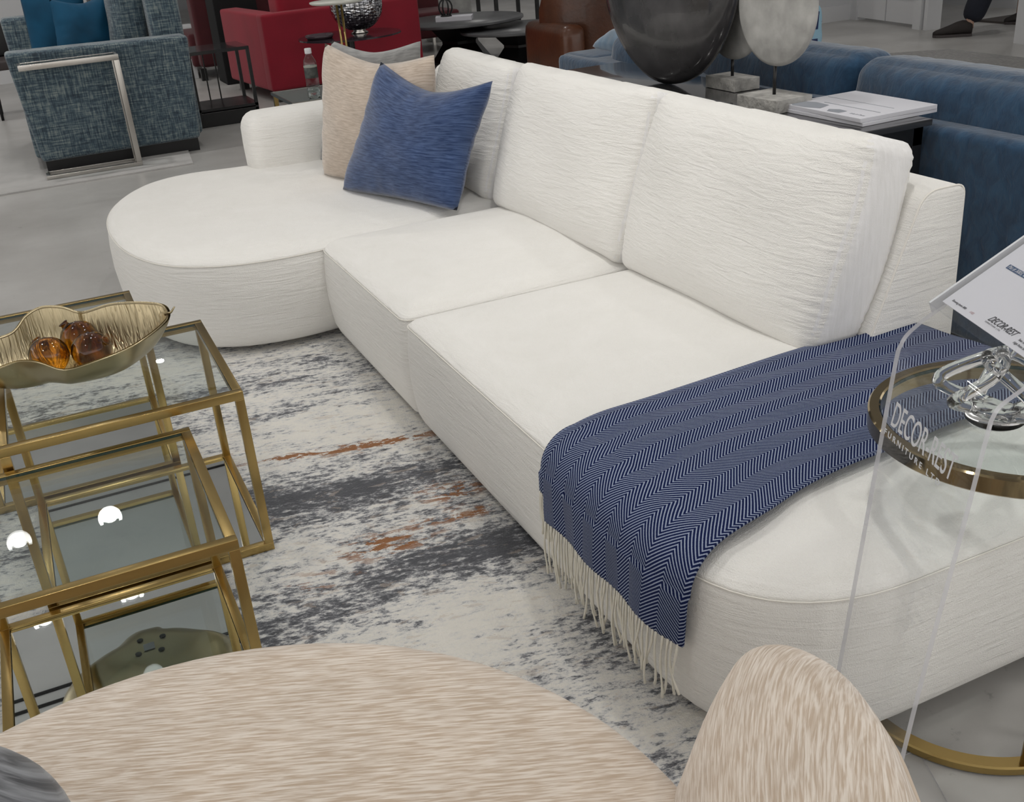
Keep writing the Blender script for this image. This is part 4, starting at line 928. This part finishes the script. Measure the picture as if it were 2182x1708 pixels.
obj('panel',V,[tuple(range(6)),tuple(range(6,12))]+[(k,(k+1)%6,6+(k+1)%6,6+k) for k in range(6)],BLACKGL,hx,smooth=False)
# ------------------------------------------------------------------ crimson armchair
rc=thing('armchair',(2.7,9.8,0),'large crimson box armchair beyond the pillows','armchair')
RB=[(2.00,9.40),(3.50,9.62),(3.38,10.9),(1.88,10.62)]
def quad(x0,y0,x1,y1):
    A=np.array(RB[0]);B=np.array(RB[1]);C=np.array(RB[2]);D=np.array(RB[3])
    f=lambda u,v:A*(1-u)*(1-v)+B*u*(1-v)+C*u*v+D*(1-u)*v
    return [f(x0,y0),f(x1,y0),f(x1,y1),f(x0,y1)]
def slab(mb,x0,y0,x1,y1,z0,z1,bev=.03):
    q=quad(x0,y0,x1,y1); return mb.hexa([(*p,z0) for p in q]+[(*p,z1) for p in q],bev)
slab(MB(),0,0,1,.13,.10,.735,.03).out('backrest',REDF,rc,auto=60)
slab(MB(),0,.10,.12,1,.10,.735,.03).out('armrest',REDF,rc,auto=60)
slab(MB(),.88,.10,1,1,.10,.735,.03).out('armrest',REDF,rc,auto=60)
slab(MB(),.11,.12,.89,1,.12,.42,.02).out('seat_base',REDF,rc,auto=60)
cq=quad(.14,.12,.86,.34); MB().hexa([(*p,.42) for p in cq]+[(*p,.90) for p in cq],.06).out('back_cushion',REDF,rc,auto=60)
for u,v in ((.04,.04),(.92,.04),(.04,.92),(.92,.92)): slab(MB(),u,v,u+.05,v+.05,0,.10,0).out('leg',BLACKM,rc,smooth=False)
# dark red sofa + black block put in for the shade behind
ds=thing('sofa',(2.0,12.2,0),'dark red sofa in the shade behind the crimson armchair','sofa')
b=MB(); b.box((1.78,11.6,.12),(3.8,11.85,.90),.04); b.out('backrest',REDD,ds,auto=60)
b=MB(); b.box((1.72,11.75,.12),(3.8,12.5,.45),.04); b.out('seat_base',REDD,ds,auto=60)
for x in (1.75,3.7):
    b=MB(); b.box((x,11.55,0),(x+.06,11.61,.12)); b.out('leg',BLACKM,ds,smooth=False)
a2=thing('armchair',(5.0,13.2,0),'dull red armchair behind the higher round table','armchair')
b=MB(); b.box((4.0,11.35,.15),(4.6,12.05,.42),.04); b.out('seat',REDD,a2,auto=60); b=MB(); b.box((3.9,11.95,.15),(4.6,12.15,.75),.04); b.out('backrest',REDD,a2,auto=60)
for x,y in ((4.0,11.4),(4.5,11.4),(4.0,12.0),(4.5,12.0)):
    b=MB(); b.box((x,y,0),(x+.03,y+.03,.15)); b.out('leg',CHROME,a2,smooth=False)
b=MB(); b.box((1.90,11.0,.0),(2.32,11.42,1.35),.01); o=b.out('shade_block',BLACKCL,auto=40); tagit(o,'black upright block standing in for shade beside the crimson armchair','cabinet')  # black box stands in for the shaded area left of the armchair
# dark metal end table
et=thing('end_table',(1.48,9.0,0),'black metal end table right of the teal sofa','table')
x0,x1,y0,y1=1.24,1.72,8.72,9.2
b=MB(); b.box((x0,y0,.55),(x1,y1,.575)); b.out('table_top',BLACKGL,et,smooth=False)
b=MB(); b.box((x0,y0,.12),(x1,y1,.14)); b.out('shelf',BLACKM,et,smooth=False)
for x,y in ((x0,y0),(x1-.025,y0),(x0,y1-.025),(x1-.025,y1-.025)):
    b=MB(); b.box((x,y,0),(x+.025,y+.025,.55)); b.out('leg',BLACKM,et,smooth=False)
for k in range(2):
    b=MB(); b.box((x0+.18+.09*k,y1-.02,.14),(x0+.19+.09*k,y1-.01,.55)); b.out('slat',BLACKM,et,smooth=False)
b=MB(); b.box((x0+.02,y0+.0,.0),(x1-.0,y1-.04,.11),.004); b.out('drawer_box',BLACKM,et,smooth=False)
# step-like pale sample boards
for k,(x,y,h) in enumerate(((2.42,13.5,.40),(2.28,12.8,.30),(2.12,12.1,.20),(1.88,11.1,.10),(1.62,10.1,.04))):
    b=MB(); b.box((x-.55,y-.28,0),(x-.36,y+.28,h),.004); o=b.out('display_step',plain('pale stone board %d'%k,(.75,.75,.75) if k%2 else (.62,.62,.63),.5),smooth=False)
    tagit(o,['highest','second highest','middle','second lowest','lowest'][k]+' pale step board between the teal sofa and dark red sofa','board','pale step boards')
# ------------------------------------------------------------------ teal sofa
ts=thing('sofa',(.6,8.6,0),'teal tweed sofa seen from its arm side, two satin pillows on it','sofa')
MB().hexa([(.03,7.80,.085),(1.10,7.84,.085),(1.10,7.99,.085),(.03,7.99,.085),(-.03,7.79,.80),(1.14,7.80,.785),(1.14,8.03,.785),(-.03,8.03,.80)],.035).out('armrest',TEAL,ts,auto=60)
MB().hexa([(.03,9.22,.085),(1.10,9.22,.085),(1.10,9.42,.085),(.03,9.42,.085),(.0,9.2,.93),(1.14,9.2,.93),(1.14,9.44,.93),(.0,9.44,.93)],.045).out('armrest',TEAL,ts,auto=60)
b=MB(); b.box((.0,7.98,.085),(1.05,9.22,.46),.03); b.out('seat_base',TEAL,ts,auto=60)
b=MB(); b.box((.93,7.98,.085),(1.15,9.25,1.18),.05); b.out('backrest',TEAL,ts,auto=60)
cushion('back_cushion',(.66,8.95,.47),(0,-1,0),(.12,0,1),.80,.72,.22,TEAL,ts,r=.06,bulge=.03,seed=21,Nn=20)
b=MB(); b.box((.05,7.86,.0),(1.08,9.36,.09)); b.out('plinth',BLACKM,ts,smooth=False)
pillow('throw_pillow',[(.14,8.75,.47),(.56,8.72,.47),(.60,8.75,1.12),(.17,8.78,1.12)],.18,TEALP,None,'flat upright teal satin pillow on the teal sofa','pillow','teal satin pillows',dip=(.0,.01,.0,.01),seed=31)
pillow('throw_pillow',[(.28,8.13,.60),(.72,8.32,.60),(.76,8.50,1.10),(.34,8.30,1.08)],.20,TEALP,None,'teal satin pillow leaning forward over the teal sofa arm','pillow','teal satin pillows',dip=(.0,.02,.07,.02),seed=33)
# steel C table
ct=thing('side_table',(.33,7.6,0),'brushed steel C-shaped side table in front of the teal sofa','table')
zt=.738; t=.035
b=MB(); b.box((.03,7.575,zt-t),(.645,7.575+.02,zt),.002); b.box((.03,7.735,zt-t),(.645,7.755,zt),.002); b.box((.03,7.595,zt-t),(.05,7.735,zt),.002); b.box((.625,7.595,zt-t),(.645,7.735,zt),.002); b.out('top_frame',CHROME,ct,auto=40)
b=MB(); b.box((.05,7.595,zt-.012),(.625,7.735,zt-.002)); b.out('glass_top',GLASS,ct,smooth=False)
for y in (7.575,7.735): 
    b=MB(); b.box((.61,y,.035),(.645,y+.02,zt-t),.002); b.out('upright',CHROME,ct,auto=40)
b=MB(); b.box((.03,7.575,.0105),(.645,7.60,.035),.002); b.box((.03,7.735,.0105),(.645,7.755,.035),.002); b.box((.03,7.60,.0105),(.055,7.735,.035),.002); b.box((.61,7.60,.0105),(.645,7.735,.035),.002); b.out('base_frame',CHROME,ct,auto=40)
# dark tripod leg behind teal sofa, left
sc=thing('side_chair',(-.12,10.6,0),'dark slender-legged chair just behind the teal sofa front','chair')
b=MB(); b.box((-.2,10.7,.42),(.3,11.2,.50),.02); b.out('seat',plain('dark brown hide',(.04,.03,.03),.6),sc,auto=50)
for x,y in ((-.18,10.72),(.25,10.72),(-.18,11.17),(.25,11.17)):
    MB().tube([(x,y,.43),(x-.01,y-.02,.0)],np.array([.022,.012]),10).out('leg',BLACKM,sc)
b=MB(); b.box((-.2,11.15,.5),(.3,11.2,.8),.02); b.out('backrest',BLACKM,sc,auto=50)
# ------------------------------------------------------------------ water bottle on glass end table
ge=thing('end_table',(1.7,6.3,0),'small glass topped brass end table carrying the water bottle','table')
zg=.50; x0,x1,y0,y1=1.40,1.78,6.10,6.62
b=MB(); b.box((x0,y0,zg-.012),(x1,y1,zg)); b.out('glass_top',plain('back-painted grey glass',(.16,.175,.165),.08),ge,smooth=False)
b=MB(); b.box((x0-.008,y0-.008,zg-.016),(x1+.008,y0,zg+.002)); b.box((x0-.008,y1,zg-.016),(x1+.008,y1+.008,zg+.002)); b.box((x0-.008,y0,zg-.016),(x0,y1,zg+.002)); b.box((x1,y0,zg-.016),(x1+.008,y1,zg+.002)); b.out('top_rim',CHROME,ge,smooth=False)
for x,y in ((x0,y0),(x1-.025,y0),(x0,y1-.025),(x1-.025,y1-.025)):
    b=MB(); b.box((x,y,0),(x+.025,y+.025,zg-.016)); b.out('leg',BRASS,ge,smooth=False)
wb=thing('water_bottle',(1.548,6.155,zg),'clear plastic water bottle with white cap','bottle')
bx,by=1.548,6.175
b=MB(); b.lathe((bx,by,zg+.001),[(.0001,.004),(.030,.0),(.037,.008),(.037,.03),(.034,.034),(.037,.038),(.037,.060),(.034,.064),(.037,.068),(.0375,.19),(.034,.21),(.020,.235),(.0165,.245),(.0165,.253),(.0001,.253)],40); b.out('body',thinglass('bottle plastic',(.82,.84,.84),1.6,.03),wb)
b=MB(); b.lathe((bx,by,zg+.003),[(.0001,0),(.033,0),(.034,.058),(.0001,.062)],32); b.out('water',realglass('water',(.95,1,.98),1.33),wb)
b=MB(); b.lathe((bx,by,zg+.115),[(.0380,0),(.0383,.001),(.0383,.064),(.0380,.065)],40); b.out('label_band',plain('bottle label print',(.05,.055,.05),.4,noise=.9,nscale=25),wb)
b=MB(); b.lathe((bx,by,zg+.174),[(.0386,0),(.0388,.001),(.0388,.008),(.0386,.009)],40); b.out('label_stripe',plain('label pale stripe',(.30,.31,.27),.4),wb)
b=MB(); b.lathe((bx,by,zg+.248),[(.019,0),(.0195,.002),(.0195,.026),(.018,.029),(.0001,.029)],32); b.out('cap',WHITEP,wb)
# ------------------------------------------------------------------ white round top on brass rods (beyond the pillows)
wt=thing('drink_table',(1.985,6.97,0),'small round white topped table on two thin brass rods','table')
wx,wy=1.985,6.97
b=MB(); b.lathe((wx,wy,.94),[(.0001,0),(.165,.0),(.177,.008),(.177,.016),(.0001,.018)],48); b.out('table_top',plain('pale stone top',(.55,.55,.50),.35),wt)
MB().tube([(wx-.008,wy,.94),(wx-.005,wy,.5),(wx-.005,wy,.02)],.0075,12).out('rod',BRASS,wt); MB().tube([(wx+.024,wy,.94),(wx+.021,wy,.5),(wx+.021,wy,.02)],.0075,12).out('rod',BRASS,wt)
b=MB(); b.lathe((wx,wy,.0),[(.0001,0),(.14,0),(.14,.018),(.0001,.02)],40); b.out('base',BRASS,wt)
# mosaic globe vase on smoked table
sm=thing('round_table',(2.60,8.75,0),'round smoked glass table holding the mirror mosaic vase','table')
mx_,my_,mz_=2.66,8.80,.56
b=MB(); b.lathe((2.56,8.75,.548),[(.0001,0),(.42,0),(.42,.012),(.0001,.012)],72); b.out('table_top',plain('smoked plum glass',(.030,.022,.028),.1),sm,auto=50)
b=MB(); b.lathe((2.56,8.75,.0),[(.2,0),(.2,.015),(.03,.02),(.03,.548)],32); b.out('pedestal',BLACKM,sm,auto=50)
vs=thing('mosaic_vase',(mx_,my_,mz_),'round silver mirror mosaic vase','vase')
R_=.215; pr=[]; 
for i in range(33):
    th=PI*(.13+.80*i/32); pr.append((R_*math.sin(th),R_*.92-R_*.92*math.cos(th)-.0))
z00=pr[0][1]; pr=[(r,z-z00) for r,z in pr]
V=[];uv=[];F=[];n=64
for r,z in pr:
    for k in range(n+1): a=2*PI*k/n; V.append((mx_+r*math.cos(a),my_+r*math.sin(a),mz_+.03+z)); uv.append((k/n,z/.35))
for i in range(len(pr)-1):
    for k in range(n): F.append((i*(n+1)+k,i*(n+1)+k+1,(i+1)*(n+1)+k+1,(i+1)*(n+1)+k))
obj('vase_body',V,F,MOSAIC,vs,uv=uv)
b=MB(); b.lathe((mx_,my_,mz_+.0005),[(.07,0),(.075,.005),(.05,.02),(.075,.035)],32); b.out('foot',CHROME,vs)
dd=MB(); dd.lathe((2.30,8.72,.561),[(.0001,0),(.10,.0),(.12,.03),(.115,.03),(.09,.006),(.0001,.005)],32); o=dd.out('dish',plain('plum glass dish',(.06,.04,.05),.15)); tagit(o,'low dark dish beside the mosaic vase','dish')
# ------------------------------------------------------------------ person walking through the doorway
pr_=thing('person',(8.2,7.7,0),'person in dark trousers and dark brown shoes walking through the doorway','person')
def skinbody(name,verts,edges,rad,mat,parent,sub=2,root=0):
    me=bpy.data.meshes.new(name); base=np.array(wloc(parent)); me.from_pydata([tuple(np.array(v)-base) for v in verts],edges,[]); me.update()
    o=bpy.data.objects.new(name,me); o.parent=parent; COL.objects.link(o); me.materials.append(mat)
    md=o.modifiers.new('skin','SKIN'); md.use_smooth_shade=True
    for i,r in enumerate(rad):
        sv=me.skin_vertices[0].data[i]; sv.radius=(r,r) if np.isscalar(r) else r; sv.use_root=(i==root)
    m2=o.modifiers.new('sub','SUBSURF'); m2.levels=sub; m2.render_levels=sub; return o
a1=(8.10,7.53,.12); a2_=(9.02,7.72,.22)
hip=(8.62,7.62,1.06)
vb=[hip,(8.60,7.54,1.02),(8.33,7.50,.60),(8.115,7.515,.11),(8.66,7.72,1.02),(8.72,7.75,.60),(9.00,7.73,.26),
    (8.60,7.62,1.30),(8.58,7.62,1.55),(8.57,7.62,1.66),(8.55,7.62,1.74),
    (8.58,7.42,1.58),(8.66,7.38,1.30),(8.52,7.36,1.06),(8.58,7.82,1.58),(8.52,7.87,1.30),(8.38,7.88,1.08)]
eb=[(0,1),(1,2),(2,3),(0,4),(4,5),(5,6),(0,7),(7,8),(8,9),(9,10),(8,11),(11,12),(12,13),(8,14),(14,15),(15,16)]
rb=[.15,.14,.12,.105,.14,.12,.105,.15,.16,.06,.055,.07,.05,.04,.07,.05,.04]
skinbody('body',vb,eb,rb,TROU,pr_)
b=MB(); b.lathe((8.53,7.62,1.86),[(.0001,-.13),(.05,-.12),(.08,-.05),(.09,.02),(.085,.08),(.05,.12),(.0001,.13)],24); hd=b.out('head',SKIN,pr_)
b=MB(); b.lathe((8.545,7.62,1.88),[(.094,0),(.094,.06),(.06,.12),(.0001,.125)],24); b.out('hair',HAIR,pr_)
def shoe(toe,heel,lift):
    toe=np.array(toe);heel=np.array(heel); d=toe-heel; Ln=np.linalg.norm(d); d/=Ln; w=np.array([-d[1],d[0]])
    V=[];F=[];prof=[(0,.040,.07),(.06,.044,.085),(.25,.043,.088),(.40,.045,.080),(.58,.052,.062),(.78,.052,.045),(.93,.038,.034),(1.0,.018,.024)]
    n=14
    for f,hw,h in prof:
        for k in range(n):
            a=2*PI*k/n; y=hw*math.cos(a)*1.1; z=h/2+h/2*math.sin(a)*1.0; p=heel+d*(f*Ln)+w*y; V.append((p[0],p[1],lift+.012+z*1.5))
    for i in range(len(prof)-1):
        for k in range(n): F.append((i*n+k,i*n+(k+1)%n,(i+1)*n+(k+1)%n,(i+1)*n+k))
    F.append(tuple(range(n))); F.append(tuple((len(prof)-1)*n+k for k in range(n)))
    s=obj('shoe',V,F,SHOE,pr_)
    P=[];
    for f,hw,h in prof: P.append(heel+d*(f*Ln)+w*hw*1.15)
    for f,hw,h in prof[::-1]: P.append(heel+d*(f*Ln)-w*hw*1.15)
    m=len(P); V=[(*p,lift+.001) for p in P]+[(*p,lift+.025) for p in P]; F=[tuple(range(m)),tuple(range(m,2*m))]+[(k,(k+1)%m,m+(k+1)%m,m+k) for k in range(m)]
    obj('sole',V,F,SOLE,s,smooth=False)
shoe((7.86,7.70),(8.13,7.50),0); shoe((8.88,7.80),(9.12,7.65),.0)
for (x,y,z) in ((8.115,7.515,.12),(9.0,7.73,.14)): MB().tube([(x,y,z-.05),(x,y,z+.08)],.036,12).out('ankle',SKIN,pr_)
# ------------------------------------------------------------------ lamps
def down(x,y,w,r=.042,vis=True,spot=2.3):
    T=thing('ceiling_light',(x,y,CZ),'round recessed downlight in the grey ceiling; background ones added for light','light','recessed ceiling downlights')
    b=MB(); b.lathe((x,y,CZ-.014),[(.0001,-.003),(r,-.003),(r,.012),(.0001,.012)],32); b.out('lens',LAMPM,T)
    b=MB(); V,F=ringmesh((x,y),r+.02,.02,CZ-.016,CZ-.001,n=32,bev=.002); obj('trim_ring',V,F,WHITEP,T)
    ld=bpy.data.lights.new('downlight_lamp','SPOT'); ld.energy=w*.60; ld.spot_size=spot; ld.spot_blend=.6; ld.shadow_soft_size=.09; ld.color=(1,.98,.95)
    lo=bpy.data.objects.new('downlight_lamp',ld); lo.location=(0,0,-.03); lo.parent=T; COL.objects.link(lo)
LP=[(.66,10.97,260),(-.17,7.98,260),(-.85,7.98,120),(1.5,1.9,190),(1.2,3.4,190),(-.4,3.2,120),(.3,4.8,120),(2.4,.3,120),(3.4,3.4,110),(3.2,6.2,110),(-.6,.9,110),(3.6,9.2,160),(6.5,7.5,220),(6.2,11.5,200),(-2.3,11.8,200),(2.3,14.5,200),(1.6,8.0,120),(6.6,14.5,250),(9.2,7.5,140)]  # later entries over the back of the room are added to brighten it
for x,y,w in LP: down(x,y,w)
w=bpy.data.worlds.new('world'); S.world=w; w.use_nodes=True; w.node_tree.nodes['Background'].inputs[0].default_value=(1,.975,.94,1); w.node_tree.nodes['Background'].inputs[1].default_value=2.45
# ------------------------------------------------------------------ camera
cd=bpy.data.cameras.new('camera'); cam=bpy.data.objects.new('camera',cd); COL.objects.link(cam); S.camera=cam
f_px,pitch,roll,yaw=2227.0,.445287,-.081911,math.radians(23.1)
cp,sp=math.cos(pitch),math.sin(pitch); fwd=np.array([0,cp,-sp]); up=np.array([0,sp,cp]); rt=np.array([1.,0,0])
c,s=math.cos(roll),math.sin(roll); r2=c*rt+s*up; u2=-s*rt+c*up
Rz=np.array([[math.cos(-yaw),-math.sin(-yaw),0],[math.sin(-yaw),math.cos(-yaw),0],[0,0,1]])
r2,u2,fwd=Rz@r2,Rz@u2,Rz@fwd
M=Matrix(((r2[0],u2[0],-fwd[0],0),(r2[1],u2[1],-fwd[1],0),(r2[2],u2[2],-fwd[2],1.45),(0,0,0,1))); cam.matrix_world=M
cd.sensor_fit='HORIZONTAL'; cd.sensor_width=36; cd.lens=36*f_px/2182; cd.clip_start=.02; cd.clip_end=100
S.view_settings.view_transform='Standard'; S.view_settings.look='None'; S.view_settings.gamma=1; S.view_settings.exposure=-0.84; S.view_settings.use_curve_mapping=False
S.cycles.use_denoising=True; S.cycles.max_bounces=10; S.cycles.transparent_max_bounces=24; S.cycles.use_adaptive_sampling=True; S.cycles.adaptive_threshold=.025; S.cycles.caustics_reflective=False; S.cycles.sample_clamp_indirect=6
